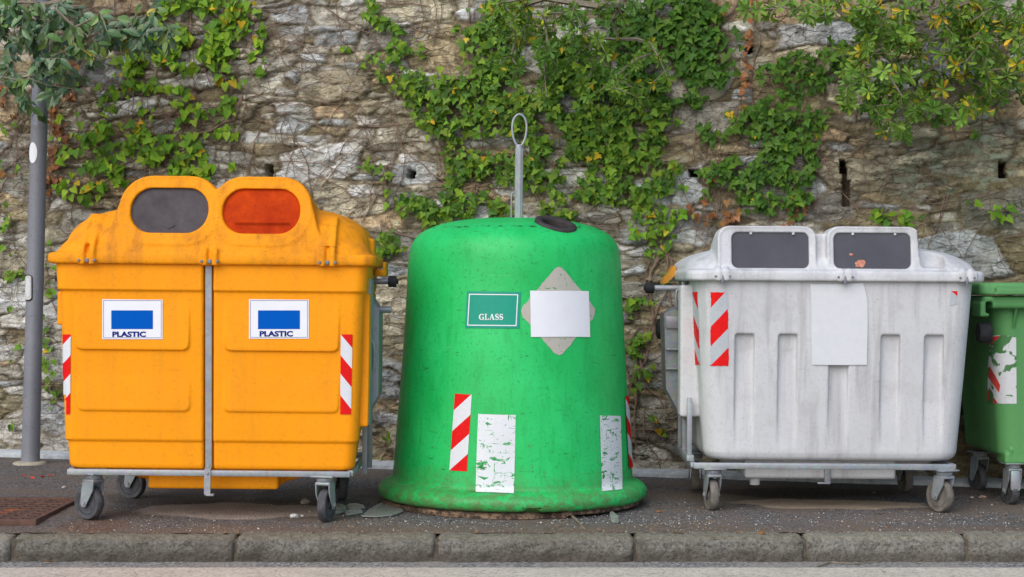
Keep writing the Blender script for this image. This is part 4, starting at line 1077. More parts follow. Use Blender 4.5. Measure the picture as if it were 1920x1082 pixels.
        c = n.mix(n.ramp(n.noise(8, 5), [(0.3, 0.0), (0.7, 1.0)]), tuple(v * 0.92 for v in base), base)
        c = n.mix(f, c, n.mix(n.ramp(n.noise(70, 2), [(0.5, 0.0), (0.6, 1.0)]), under, tuple(v * 0.4 for v in under)))
        n.set(color=c, rough=0.5); return n.m
    sg = link('sign', mesh_from(D.build([[(876, 546), (976.5, 547.5), (973.5, 616), (872.5, 615)]], 0.003, 8), 'sign', 40), plain('teal_sign', (0.005, 0.30, 0.20), 0.4, 0, 0.04), root, 'teal green sign reading GLASS')
    q = [(880, 551), (971.5, 552), (968.5, 611.5), (876.8, 610.5)]; e = 1.7
    pl = [[q[0], q[1], (q[1][0], q[1][1] + e), (q[0][0], q[0][1] + e)], [(q[3][0], q[3][1] - e), (q[2][0], q[2][1] - e), q[2], q[3]],
          [(q[0][0], q[0][1] + e), (q[0][0] + e, q[0][1] + e), (q[3][0] + e, q[3][1] - e), (q[3][0], q[3][1] - e)], [(q[1][0] - e, q[1][1] + e), (q[1][0], q[1][1] + e), (q[2][0], q[2][1] - e), (q[2][0] - e, q[2][1] - e)]]
    WP = plain('white_print', (0.82, 0.84, 0.84), 0.5, 0, 0.02)
    link('border_line', mesh_from(D.build(pl, 0.0042, 8), 'border_line', 40), WP, sg)
    # serif letters drawn as strokes: (points, widths)
    def ribbon(pts, ws):
        L, Rr = [], []
        for i, p in enumerate(pts):
            a = pts[max(0, i - 1)]; b = pts[min(len(pts) - 1, i + 1)]; dx, dy = b[0] - a[0], b[1] - a[1]; l = math.hypot(dx, dy) or 1
            nx, ny = -dy / l, dx / l; w = ws[i] / 2
            L.append((p[0] + nx * w, p[1] + ny * w)); Rr.append((p[0] - nx * w, p[1] - ny * w))
        return [[L[i], L[i + 1], Rr[i + 1], Rr[i]] for i in range(len(pts) - 1)]
    def arc(cx, cy, rx, ry, a0, a1, n=12): return [(cx + rx * math.cos(R(a0 + (a1 - a0) * i / n)), cy + ry * math.sin(R(a0 + (a1 - a0) * i / n))) for i in range(n + 1)]
    bx = lambda x0, y0, x1, y1: [(x0, y0), (x1, y0), (x1, y1), (x0, y1)]
    def letter(ch):
        if ch == 'G':
            p = arc(.42, .5, .34, .46, 40, 320, 20); w = [.07 + .14 * abs(math.cos(R(40 + 280 * i / 20))) for i in range(21)]; w[-1] = .05
            return ribbon(p, w) + [bx(.60, .06, .78, .42), bx(.50, .40, .86, .47), bx(.66, .72, .73, .98)], .88
        if ch == 'L': return [bx(.12, .04, .30, .96), bx(.0, .93, .42, 1.0), bx(.0, 0, .66, .07), [(.50, .07), (.66, .07), (.70, .32), (.66, .32)]], .74
        if ch == 'A': return [[(.52, 1.0), (.38, 1.0), (.10, .05), (.17, .05)], [(.38, 1.0), (.52, 1.0), (.82, .05), (.60, .05)], bx(.22, .30, .62, .37), bx(.0, 0, .28, .06), bx(.50, 0, .92, .06)], .94
        if ch == 'S':
            p = arc(.32, .73, .22, .23, 20, 250, 14) + arc(.32, .27, .23, .23, 80, -160, 14)
            m = len(p); w = [.07 + .13 * math.exp(-((i / (m - 1) - .5) / .2) ** 2) + .03 for i in range(m)]
            return ribbon(p, w) + [bx(.50, .70, .56, .98), bx(.06, .02, .12, .32)], .66
    bm = bmesh.new(); x = 0
    for ch in 'GLASS':
        pl, adv = letter(ch)
        for p in pl:
            try: bm.faces.new([bm.verts.new((x + a, b, 0)) for a, b in p])
            except ValueError: pass
        x += adv + 0.03
    fit_px(bm, 898.5, 588.5, 943.5, 600)
    link('lettering', mesh_from(D.wrap(bm, 0.0044, 8), 'lettering', 40), WP, sg)
    # the old diamond label and the blank paper over it
    def rnd(poly, r):
        out = []
        for i, p in enumerate(poly):
            a = Vector(poly[i - 1]); p = Vector(p); b = Vector(poly[(i + 1) % len(poly)])
            p0 = p + (a - p).normalized() * r; p1 = p + (b - p).normalized() * r
            for k in range(7):
                t = k / 6; q = p0 * (1 - t) ** 2 + p * 2 * t * (1 - t) + p1 * t * t; out.append((q.x, q.y))
        return out
    dia = rnd([(1048, 494), (1121, 585), (1048, 672), (972, 585)], 17)
    dense = []
    for i, p in enumerate(dia):
        q = dia[(i + 1) % len(dia)]; m = max(1, int(math.hypot(q[0] - p[0], q[1] - p[1]) / 5))
        for k in range(m):
            t = k / m; j = 1.1 if p[1] > 560 else 0.3
            dense.append((p[0] + (q[0] - p[0]) * t + rng.uniform(-j, j), p[1] + (q[1] - p[1]) * t + rng.uniform(-j, j)))
    link('old_label', mesh_from(D.build([dense], 0.0025, 6), 'old_label', 40), worn('worn_beige_label', srgb(186, 180, 168), 0.60, 2.3), root, 'scuffed beige diamond label half hidden by paper')
    link('paper_sheet', mesh_from(D.build([[(993.5, 545), (1020, 545.5), (1060, 545), (1102.5, 546), (1104, 590), (1105, 632), (1060, 631.5), (995, 632), (994.5, 590)]], 0.006, 7), 'paper_sheet', 40), PAPER, root, 'blank white paper stuck over the diamond label')
    link('warning_tape', mesh_from(D.build(stripes([(853.5, 738), (885, 740), (875.5, 884), (843, 882)], [(-.3, .22), (.49, .74), (1.0, 1.4)], 0.23), 0.003, 6), 'warning_tape', 40), [RED_T, WHITE_T], root)
    def side(px, py, off):                                    # the tape wrapped round the right flank
        a = R(72 + (px - 1170) * 1.6); z = 1.105 - (py - CY) / 362.6
        for i in range(len(prof) - 1):
            if prof[i][1] <= z <= prof[i + 1][1] and prof[i][0] > 0.5: 
                t = (z - prof[i][1]) / (prof[i + 1][1] - prof[i][1]); r = prof[i][0] + (prof[i + 1][0] - prof[i][0]) * t
        return RM @ Vector(((r + off + .003) * math.sin(a), -(r + off + .003) * math.cos(a), z))
    link('warning_tape', mesh_from(Decal(surf=side).build(stripes([(1170, 738), (1180, 738), (1180, 870), (1170, 870)], [(-.4, .02), (.26, .5), (.78, 1.0)], -0.24), 0.003, 6), 'warning_tape', 40), [RED_T, WHITE_T], root)
    link('white_patch', mesh_from(D.build([[(897, 776), (930, 777.5), (967, 778), (965.5, 850), (963.5, 926), (925, 924), (892, 923), (894, 850)]], 0.0028, 7), 'white_patch', 40), worn('scratched_white_patch', (0.72, 0.74, 0.76), 0.575, 5.1), root)
    link('white_patch', mesh_from(D.build([[(1124, 779), (1163, 780), (1165, 850), (1166.5, 918), (1128, 922), (1126, 850)]], 0.0028, 7), 'white_patch', 40), worn('scratched_narrow_patch', (0.72, 0.74, 0.76), 0.565, 9.7), root)
    return root
glass_bank()

# ---------------------------------------------------------------- the mid green bin at the right end
def green_bin():
    root = thing('waste_bin', 'mid green four wheeled waste bin with torn striped tape beside the white bin', 'waste bin',
                 Matrix.Translation((3.08, 8.50, gz(3.08, 8.6))), 'large communal waste containers along the wall')
    RM = root_matrix(root); S = 364.7
    zl = lambda py: 1.1295 + (CY - py) / S
    bm = bmesh.new(); secs = []
    for z, hw, ins in ((0.252, .548, .03), (0.262, .548, .008), (0.275, .549, 0), (0.6, .572, 0), (0.95, .592, 0), (1.06, .598, 0)):
        y0 = 0.05 * (1 - (z - 0.25) / 0.8)
        secs.append([Vector((x, y, z)) for x, y in rr(-hw + ins, hw - ins, y0 + ins, 0.80 - ins, 0.085, 8)])
    add_loft(bm, secs)
    add_loft(bm, [[Vector((x, y, z)) for x, y in rr(-w, w, y0, 0.84, 0.03, 5)] for z, w, y0 in ((1.028, .665, -0.06), (1.040, .675, -0.07), (1.082, .678, -0.07), (1.090, .672, -0.065))])
    for s in (-1, 1):
        add_box(bm, s * 0.655 - 0.035, s * 0.655 + 0.012, -0.065, 0.10, 0.985, 1.06, 0.006)
        for x in (0.50, 0.36, 0.2): yz_prism(bm, [(0.0, 0.93), (-0.06, 1.04), (0.03, 1.04)], s * x - 0.006, s * x + 0.006)
        add_box(bm, s * 0.46 - 0.07, s * 0.46 + 0.07, 0.05, 0.2, 0.222, 0.28, 0.006)
        for x in (0.42, 0.50): yz_prism(bm, [(0.058, 0.23), (0.040, 0.30), (0.09, 0.30), (0.09, 0.23)], s * x - 0.005, s * x + 0.005)
    cut = bmesh.new()
    for s in (-1, 1): add_box(cut, s * 0.642 - 0.020, s * 0.642 + 0.014, -0.15, 0.05, 1.002, 1.062, 0.003)
    me = bake(bm, cut, 0.0055, 2); me.transform(RM); bb = bvh_of(me); link('body', me, GRN2, root)
    bm = bmesh.new()
    add_loft(bm, [[Vector((x, y, z)) for x, y in rr(-w, w, y0, 0.86, 0.04, 5)] for z, w, y0 in ((1.096, .684, -0.07), (1.104, .69, -0.075), (1.150, .690, -0.065), (1.160, .682, -0.055))])
    add_box(bm, -0.62, 0.62, -0.10, -0.03, 1.098, 1.138, 0.006)
    add_prism(bm, [(-0.64, 1.098), (0.64, 1.098), (0.60, 1.128), (-0.60, 1.128)], -0.112, -0.05)
    me = bake(bm, None, 0.0055, 2); me.transform(RM); link('lid', me, GRN2, root)
    caster(root, -0.475, 0.10, 6, 0.078, 0.226, TYRE, HUB); caster(root, 0.475, 0.10, 30, 0.078, 0.226)
    caster(root, -0.475, 0.70, 14, 0.078, 0.226); caster(root, 0.475, 0.70, -20, 0.078, 0.226)
    bm = bmesh.new(); add_box(bm, -0.5, -0.45, 0.052, 0.06, 0.085, 0.19, 0.01); bmesh.ops.transform(bm, matrix=RM, verts=bm.verts)
    link('brake_pedal', mesh_from(bm, 'brake_pedal', 30), GALV, root)
    def torn(name, base, seed, thr):
        n = NB(name)
        a = n.noise(1.0, 5, 0.62, n.mapping((9, 9, 11), loc=(seed, seed, 0)), 0.5)
        n.set(color=n.mix(n.ramp(a, [(thr, 0.0), (thr + .015, 1.0)]), n.mix(n.ramp(n.noise(40, 5, .7), [(.55, 0.), (.7, .5)]), base, tuple(v * .6 for v in base)), (0.06, 0.19, 0.055)), rough=0.5); return n.m
    tp = link('warning_tape', mesh_from(Decal(bb).build([[(1858, 630), (1880, 628), (1894, 630), (1897, 632), (1905, 633), (1906, 757), (1880, 757), (1852, 755), (1853, 690)]], 0.0025, 5), 'warning_tape', 40), torn('torn_white_tape', (0.64, 0.64, 0.65), 3.0, 0.525), root)
    for q in ([(1853, 690), (1857, 687), (1868, 706), (1876, 722), (1874, 736), (1864, 722), (1853, 705)], [(1852, 727), (1862, 742), (1872, 756), (1852, 755)], [(1856, 632), (1878, 629), (1872, 640), (1866, 650), (1858, 646)]):
        link('red_stripe', mesh_from(Decal(bb).build([q], 0.0035, 5), 'red_stripe', 40), torn('torn_red_tape', (0.62, 0.05, 0.045), 3.0, 0.525), tp)
    return root
green_bin()

# ---------------------------------------------------------------- the lamp post
def post():
    base = ground_pt(57, 870)
    top = P(79.5, 0, base.y)
    lean = (top.x - base.x) / (top.z - base.z)
    M = Matrix.Translation(base) @ Matrix.Rotation(math.atan(lean), 4, 'Y')
    root = thing('lamp_post', 'tall slim grey painted steel post with white oval tag left of the yellow bin', 'post', M)
    e = F / base.y
    n = NB('grey_post_paint')
    c = n.mix(n.ramp(n.noise(3, 6, 0.7), [(0.3, 0.0), (0.7, 1.0)]), srgb(116, 117, 124), srgb(136, 136, 142))
    c = n.mix(n.ramp(n.noise(1.0, 7, 0.75, n.mapping((30, 30, 5))), [(0.63, 0.0), (0.68, 0.8)]), c, srgb(160, 158, 156))
    c = n.mix(n.ramp(n.noise(1.0, 6, 0.75, n.mapping((9, 9, 5), loc=(3, 0, 5))), [(0.60, 0.0), (0.72, 0.6)]), c, srgb(118, 92, 74))
    c = n.mix(n.ramp(n.noise(50, 6, 0.7), [(0.58, 0.0), (0.68, 0.5)]), c, srgb(70, 70, 74))
    n.set(color=c, rough=0.5, metal=0.1).bump(n.noise(40, 4), 0.15, 0.003)
    bm = bmesh.new(); add_lathe(bm, [(0.057, -0.05), (0.057, 0.02), (0.056, 0.06), (0.0535, 0.5), (0.0525, 1.0), (0.0505, 2.075), (0.0515, 2.08), (0.0515, 2.09), (0.0495, 2.095), (0.046, 3.2), (0.040, 5.2), (0.0385, 5.21), (0.01, 5.22)], 32, M)
    link('pole', mesh_from(bm, 'pole', 50), n.m, root)
    bm = bmesh.new()
    secs = []
    for z, k in ((-0.03, 1.0), (0.006, 0.97), (0.014, 0.85), (0.018, 0.5)):
        secs.append([Vector(((0.108 + 0.012 * smooth_noise((math.cos(a), math.sin(a), 0), 1.5)) * k * math.cos(a), (0.11 + 0.012 * smooth_noise((math.cos(a), math.sin(a), 4), 1.5)) * k * math.sin(a), z)) for a in [2 * math.pi * i / 28 for i in range(28)]])
    add_loft(bm, secs); bmesh.ops.transform(bm, matrix=Matrix.Translation(base), verts=bm.verts)
    link('footing', mesh_from(bm, 'footing', 60), plain('cement', srgb(170, 160, 140), 0.95, 0, 0.2, 40, 0.4), root)
    def on(px, py, off):
        z = CAMH - (py - CY) / e; x = (px - CX) / e - (base.x + lean * (z - base.z)); r = 0.0522 if z > 1 else 0.0535
        x = max(-r * .98, min(r * .98, x)); r += off
        a = math.asin(x / r)
        return Vector((base.x + lean * (z - base.z) + r * math.sin(a), base.y - r * math.cos(a), z))
    D = Decal(surf=on)
    ov = [(65.5 + 9 * math.cos(2 * math.pi * i / 28), 287.5 + 19.5 * math.sin(2 * math.pi * i / 28)) for i in range(28)]
    link('oval_tag', mesh_from(D.build([ov], 0.0025, 4), 'oval_tag', 40), PAPER, root)
    def hatch(x0, x1, y0, y1, r): return [((x0 + x1) / 2 + a, (y0 + y1) / 2 + b) for a, b in rr(-(x1 - x0) / 2, (x1 - x0) / 2, -(y1 - y0) / 2, (y1 - y0) / 2, r, 5)]
    h = link('hatch', mesh_from(D.build([hatch(48.5, 66, 515, 565, 7)], 0.002, 4), 'hatch', 40), plain('dark_gap', (0.05, 0.05, 0.05), 0.9), root)
    bm = D.build([hatch(51, 64, 517, 562, 5)], 0.012, 4, 0.008)
    link('cover', mesh_from(bm, 'cover', 40), plain('cream_plastic', srgb(196, 194, 188), 0.6, 0, 0.15, 30), h)
    bm = D.build([hatch(53.5, 62, 523, 556, 2)], 0.0135, 4)
    link('panel', mesh_from(bm, 'panel', 40), plain('pale_panel', srgb(206, 208, 210), 0.6, 0, 0.1, 30), h)
post()
# ================================================================ PLANTS
class Leaves:
    """many small leaf faces gathered into one foliage mesh, each with its own colour"""
    def __init__(self): self.v = []; self.f = []; self.c = []
    def add(self, shape, o, d, n, L, col, fold=0.25, curl=0.0):
        d = d.normalized(); s = d.cross(n)
        if s.length < 1e-5: s = d.orthogonal()
        s.normalize(); n = s.cross(d).normalized()
        k = len(self.v); pts, faces = shape
        for x, y in pts:
            q = o + d * (y * L) + s * (x * L) + n * (L * (fold * abs(x) - curl * y * y))
            self.v.append(q); self.c.append(col)
        for f in faces: self.f.append([i + k for i in f])
    def mesh(self, name):
        me = bpy.data.meshes.new(name); me.from_pydata([tuple(p) for p in self.v], [], self.f)
        at = me.attributes.new('Col', 'FLOAT_COLOR', 'POINT')
        at.data.foreach_set('color', np.array([(*c, 1) for c in self.c], np.float32).reshape(-1))
        me.polygons.foreach_set('use_smooth', [False] * len(me.polygons)); return me
def sym(half, mids):
    """half outline from base to tip on the right side (x>0), mids: midrib y for every half point; faces join the midrib with both sides"""
    pts = [(0, y) for y in mids]; n = len(mids); R_ = [len(pts) + i for i in range(n - 2)]
    pts += half[1:-1]; L_ = [len(pts) + i for i in range(n - 2)]; pts += [(-x, y) for x, y in half[1:-1]]
    f = []
    for side, rev in ((R_, False), (L_, True)):
        q = [[0, side[0], 1]]
        for i in range(n - 3): q.append([i + 1, side[i], side[i + 1], i + 2])
        q.append([n - 2, side[-1], n - 1])
        f += [t[::-1] if rev else t for t in q]
    return pts, f
IVY = sym([(0, 0), (0.30, -0.16), (0.52, 0.10), (0.30, 0.36), (0.24, 0.62), (0, 1.0)], [0, 0.02, 0.14, 0.36, 0.62, 1.0])
IVY3 = sym([(0, 0), (0.22, -0.14), (0.60, 0.16), (0.26, 0.42), (0.20, 0.62), (0, 0.96)], [0, 0.02, 0.16, 0.40, 0.62, 0.96])
HEART = sym([(0, 0), (0.26, -0.15), (0.46, 0.06), (0.42, 0.36), (0.22, 0.70), (0, 1.0)], [0, 0.02, 0.12, 0.36, 0.70, 1.0])
OBOV = sym([(0, 0), (0.05, 0.25), (0.13, 0.55), (0.17, 0.78), (0.10, 0.95), (0, 1.0)], [0, 0.25, 0.55, 0.78, 0.95, 1.0])
ELLI_W = sym([(0, 0), (0.17, 0.16), (0.26, 0.40), (0.22, 0.66), (0.09, 0.88), (0, 1.0)], [0, 0.16, 0.40, 0.66, 0.88, 1.0])
ELLI = sym([(0, 0), (0.13, 0.18), (0.21, 0.42), (0.18, 0.66), (0.08, 0.88), (0, 1.0)], [0, 0.18, 0.42, 0.66, 0.88, 1.0])
def leaf_mat(name, rough=0.55, trans=0.28, spec=0.25):
    n = NB(name); at = n.attr('Col')
    c = n.mix(n.ramp(n.noise(45, 4, 0.6), [(0.3, 0.0), (0.75, 0.45)]), at.outputs['Color'], n.mix(1.0, at.outputs['Color'], (1.5, 1.4, 1.2), 'MULTIPLY'))
    n.set(color=c, rough=rough, spec=spec)
    tr = n.n.new('ShaderNodeBsdfTranslucent'); n.l.new(n.mix(1.0, c, (1.0, 1.1, 0.35), 'MULTIPLY'), tr.inputs[0])
    mx = n.n.new('ShaderNodeMixShader'); mx.inputs[0].default_value = trans
    n.l.new(n.b.outputs[0], mx.inputs[1]); n.l.new(tr.outputs[0], mx.inputs[2]); n.l.new(mx.outputs[0], n.out.inputs[0])
    return n.m
IVY_M = leaf_mat('ivy_leaf'); SHRUB_M = leaf_mat('glossy_shrub_leaf', 0.4, 0.3, 0.35); DARK_M = leaf_mat('dark_shrub_leaf', 0.35, 0.15, 0.5); DRY_M = leaf_mat('dry_leaf', 0.8, 0.2, 0.2)
BARK = plain('vine_bark', srgb(134, 112, 96), 0.9, 0, 0.35, 40, 0.3)
BARK_G = plain('grey_bark', srgb(128, 118, 102), 0.9, 0, 0.35, 40, 0.3)
def jit(c, a=0.25):
    k = rng.uniform(1 - a, 1 + a); return (c[0] * k * rng.uniform(0.85, 1.15), c[1] * k, c[2] * k * rng.uniform(0.8, 1.2))
LIGHT_P = [(0.22, 0.38, 0.025), (0.17, 0.32, 0.02), (0.13, 0.26, 0.02), (0.28, 0.42, 0.03), (0.10, 0.21, 0.022)]
MID_P = [(0.115, 0.225, 0.02), (0.08, 0.175, 0.02), (0.15, 0.265, 0.022), (0.065, 0.14, 0.02), (0.19, 0.31, 0.028)]
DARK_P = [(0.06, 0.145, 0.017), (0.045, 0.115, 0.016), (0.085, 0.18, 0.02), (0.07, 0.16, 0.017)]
DRY_P = [(0.27, 0.115, 0.045), (0.22, 0.09, 0.04), (0.34, 0.17, 0.08), (0.18, 0.085, 0.045)]
YEL_P = [(0.55, 0.42, 0.03), (0.60, 0.36, 0.02)]

def stem_walk(bm, px, py, n, stp, ang, rad, wob=0.35, off=0.012):
    """a creeper stem crawling over the face of the wall"""
    pts = []; a = ang
    for i in range(n):
        pts.append(on_wall(px, py, off + rng.uniform(-.003, .006)))
        a += rng.gauss(0, wob); a = a * 0.93 + ang * 0.07
        px += math.cos(a) * stp; py += math.sin(a) * stp
    rs = [rad * (1 - 0.6 * i / max(1, n - 1)) for i in range(n)]
    add_tube(bm, pts, rs, 5)
    return px, py
def ivy(name, label, blobs, pal, shapes, size, dens, stems=(), yellow=0.02, group='ivy plants climbing the stone wall', mat=None, dry=0.0):
    root = thing(name, label, 'ivy', Matrix.Translation(wall_pt(blobs[0][0], 860, 0.05)), group)
    lv = Leaves(); bm = bmesh.new()
    for b in blobs:
        bx_, by_, rx, ry = b[:4]; dn = (b[4] if len(b) > 4 else 1.0) * dens
        area = math.pi * rx * ry; n = max(3, int(area / 62 * dn))
        for _ in range(n):
            for _t in range(5):
                a = rng.uniform(0, 2 * math.pi); r = math.sqrt(rng.random()) * rng.choice((1, 1, 1.1, 1.3))
                x = bx_ + rx * r * math.cos(a); y = by_ + ry * r * math.sin(a)
                if smooth_noise((x / 42, y / 34, 3.3), 1.0) + 0.35 * smooth_noise((x / 14, y / 12, 7), 1.0) > -0.13 - (0.10 if dn > .8 else 0): break
            else: continue
            off = 0.018 + rng.random() ** 1.6 * (0.075 if min(rx, ry) > 20 else 0.04)
            o = on_wall(x, y, 0) if False else wall_pt(x, y, 0.0) + WN * (off + 0.006)
            nn = (WN + Vector((rng.gauss(0, .38), 0, 0.30 + rng.gauss(0, .36)))).normalized()
            t = rng.gauss(0, 0.75)
            d = Vector((math.sin(t), 0, -math.cos(t))); d = d - nn * d.dot(nn)
            c = jit(rng.choice(DRY_P)) if rng.random() < dry else (jit(rng.choice(YEL_P)) if rng.random() < yellow else jit(rng.choice(pal)))
            L = size * rng.uniform(0.38, 1.0)
            lv.add(rng.choice(shapes), o - d * L * 0.3, d, nn, L, c, rng.uniform(0.05, 0.4), rng.uniform(-0.05, 0.3))
        for _ in range(max(1, int(area / 900))):
            stem_walk(bm, bx_ + rng.uniform(-rx, rx), by_ + rng.uniform(-ry, ry), rng.randint(6, 14), 6, rng.uniform(0, 6.28), rng.uniform(0.0015, 0.003))
    for px, py, n, ang, rad in stems: stem_walk(bm, px, py, n, 7, ang, rad, 0.16)
    link('stem', mesh_from(bm, 'stem', 60), BARK, root)
    link('foliage', lv.mesh('foliage'), mat or IVY_M, root)
    return root
ivy('ivy', 'bright yellow green heart leaved ivy spread over the wall above the yellow bin', [
    (380, 45, 75, 55), (330, 70, 65, 55), (430, 15, 40, 25), (290, 110, 45, 30), (375, 105, 60, 30), (420, 70, 25, 40), (490, 55, 13, 40, .8), (488, 115, 12, 30), (470, 25, 14, 25, .6), (440, 112, 18, 22, .4),
    (275, 125, 45, 16, .8), (250, 150, 40, 20), (330, 185, 32, 22), (295, 175, 18, 12), (235, 178, 28, 10, .8), (205, 215, 18, 30), (185, 245, 25, 22), (165, 268, 25, 14, .7), (130, 225, 22, 12, .6),
    (280, 250, 34, 18, .8), (288, 285, 42, 26), (265, 225, 10, 22, .8), (405, 215, 32, 22, .8), (432, 195, 10, 20, .7), (425, 255, 24, 18, .9), (390, 310, 48, 28), (375, 335, 45, 14), (220, 300, 34, 26), (190, 328, 32, 26), (150, 360, 40, 22, .9),
    (245, 325, 34, 20), (310, 318, 40, 16, .9), (135, 318, 18, 14, .6), (245, 235, 25, 12, .4), (150, 160, 15, 12, .6), (450, 150, 10, 12, .5), (200, 120, 60, 60, .22), (330, 250, 70, 50, .25), (440, 170, 30, 50, .3), (240, 290, 130, 60, .22), (400, 290, 50, 60, .3)],
    LIGHT_P, (HEART, HEART, IVY), 0.070, 0.72, [(470, 0, 26, 1.75, .005), (455, 180, 20, 2.0, .008), (440, 225, 40, 2.85, .010), (100, 280, 30, 0.35, .008), (200, 330, 26, -0.4, .006), (350, 0, 40, 1.5, .004), (300, 120, 30, 1.8, .004)], 0.045)
ivy('ivy', 'thin trailing ivy dotted with small leaves along the wall behind the lamp post', [
    (20, 240, 16, 14, .6), (12, 330, 14, 20, .3), (18, 410, 18, 22, .8), (20, 455, 16, 20, .7), (100, 500, 10, 40, .4), (24, 545, 20, 34, .5), (95, 575, 16, 50, .45), (95, 660, 12, 70, .55), (100, 735, 14, 30, .6), (40, 530, 18, 20, .35), (28, 660, 16, 20, .3), (85, 640, 10, 60, .5), (28, 795, 8, 6, .5), (30, 310, 20, 10, .4)],
    LIGHT_P[1:3] + MID_P, (HEART, IVY), 0.05, 0.7, [(90, 480, 44, 1.55, .004), (20, 400, 30, 1.4, .004)], 0.02)
ivy('dry_creeper', 'withered orange brown creeper hanging beside the lamp post', [
    (120, 90, 30, 25, .25), (130, 130, 30, 30, .3), (15, 175, 20, 14, .5), (130, 170, 26, 20, .5), (10, 200, 12, 12, .5), (100, 215, 16, 24, .6), (120, 255, 14, 20, .7), (105, 285, 20, 12, .5), (85, 320, 12, 30, .7), (95, 350, 14, 18, .6), (110, 300, 12, 12, .5), (10, 320, 10, 10, .5), (110, 330, 14, 20, .6), (205, 60, 8, 6, .5), (355, 285, 12, 14, .7), (340, 230, 8, 12, .4), (28, 215, 12, 8, .4)],
    DRY_P, (IVY, HEART), 0.055, 1.7, [(110, 60, 44, 1.6, .005), (125, 150, 30, 1.7, .004), (20, 100, 30, 1.5, .004)], 0.0, 'ivy plants climbing the stone wall', DRY_M)
ivy('ivy', 'narrow ribbon of ivy hanging down from the wall top left of the big ivy', [
    (700, 20, 20, 18), (725, 42, 26, 16), (712, 35, 20, 16), (745, 66, 14, 10, .7), (768, 95, 40, 16), (712, 112, 16, 10), (722, 136, 12, 14), (752, 105, 20, 18), (700, 95, 10, 10, .6), (657, 94, 10, 8, .7), (686, 118, 12, 8, .7), (870, 68, 22, 14), (890, 60, 18, 12, .8)],
    LIGHT_P[1:3] + MID_P, (IVY, IVY3), 0.055, 0.95, [(690, 0, 20, 1.1, .004), (748, 60, 16, 1.7, .003), (880, 0, 20, 1.6, .003)], 0.02)
ivy('ivy', 'big thick mass of green ivy filling the wall above and behind the green bell', [
    (770, 158, 36, 26), (820, 180, 60, 36), (890, 195, 70, 44), (930, 100, 55, 75), (945, 35, 50, 40), (800, 205, 36, 30), (835, 250, 26, 30), (850, 268, 14, 20), (930, 232, 55, 30), (1000, 160, 100, 75), (1080, 200, 95, 60), (1130, 255, 100, 50), (1050, 255, 60, 36), (1200, 225, 60, 50), (1180, 285, 55, 26),
    (880, 312, 46, 28), (935, 318, 55, 34), (1005, 325, 46, 36), (1065, 305, 60, 36), (1120, 345, 50, 36), (1180, 350, 50, 36), (1245, 338, 40, 26), (1160, 300, 60, 20), (830, 390, 50, 22), (890, 388, 50, 26), (785, 400, 40, 28), (740, 455, 36, 18), (715, 468, 18, 10), (800, 430, 34, 16), (930, 400, 30, 20), (1050, 392, 40, 20), (1090, 370, 36, 20), (730, 352, 14, 12, .7), (695, 312, 14, 8, .7), (735, 380, 14, 12, .6), (720, 325, 10, 12, .5), (860, 345, 30, 14, .7)],
    MID_P, (IVY, IVY3, IVY3), 0.058, 1.12, [(1385, 0, 30, 2.2, .012), (1000, 360, 12, 1.2, .007), (880, 20, 36, 1.5, .004), (770, 150, 44, 1.3, .004)], 0.012)
ivy('ivy', 'deep green ivy under the overhanging shrub at the top right of the bell hook', [
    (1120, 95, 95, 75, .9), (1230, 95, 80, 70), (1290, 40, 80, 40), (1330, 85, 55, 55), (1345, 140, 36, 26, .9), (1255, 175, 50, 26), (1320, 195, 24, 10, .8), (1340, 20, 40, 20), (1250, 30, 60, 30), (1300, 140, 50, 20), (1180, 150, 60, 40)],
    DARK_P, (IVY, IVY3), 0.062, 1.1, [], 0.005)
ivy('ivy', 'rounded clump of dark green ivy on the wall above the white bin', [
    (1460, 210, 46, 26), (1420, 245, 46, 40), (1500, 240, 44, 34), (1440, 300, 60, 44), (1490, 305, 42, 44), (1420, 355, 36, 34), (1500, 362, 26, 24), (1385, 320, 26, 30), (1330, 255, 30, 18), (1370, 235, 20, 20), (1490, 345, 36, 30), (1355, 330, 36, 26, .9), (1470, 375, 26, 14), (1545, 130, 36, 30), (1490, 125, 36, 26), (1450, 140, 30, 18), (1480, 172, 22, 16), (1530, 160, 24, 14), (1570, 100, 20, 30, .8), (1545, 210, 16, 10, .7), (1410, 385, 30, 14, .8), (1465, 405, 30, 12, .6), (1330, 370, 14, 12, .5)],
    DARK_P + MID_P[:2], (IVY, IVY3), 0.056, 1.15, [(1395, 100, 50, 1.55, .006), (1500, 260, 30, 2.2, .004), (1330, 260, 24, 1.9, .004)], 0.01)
ivy('ivy', 'light green ivy climbing in the gap between the bell and the white bin', [
    (1225, 420, 40, 28), (1240, 450, 30, 22), (1205, 402, 18, 12, .8), (1222, 482, 18, 14, .8), (1260, 400, 24, 14, .8), (1290, 405, 14, 10, .6), (1196, 575, 18, 20, .9), (1205, 625, 16, 34, .7), (1195, 660, 14, 30, .7), (1205, 700, 18, 22, .6), (1195, 748, 10, 16, .5), (1245, 812, 14, 8, .5), (1222, 790, 12, 8, .4), (1225, 572, 14, 14, .5), (1255, 520, 10, 8, .4)],
    LIGHT_P[1:3] + MID_P[:3], (IVY, IVY3), 0.055, 0.95, [(1235, 480, 56, 1.72, .010), (1205, 640, 26, 1.45, .009), (1190, 700, 22, 1.3, .008), (1275, 800, 14, 2.7, .006), (1250, 400, 14, 1.8, .008), (1215, 430, 20, 1.9, .005)], 0.03)
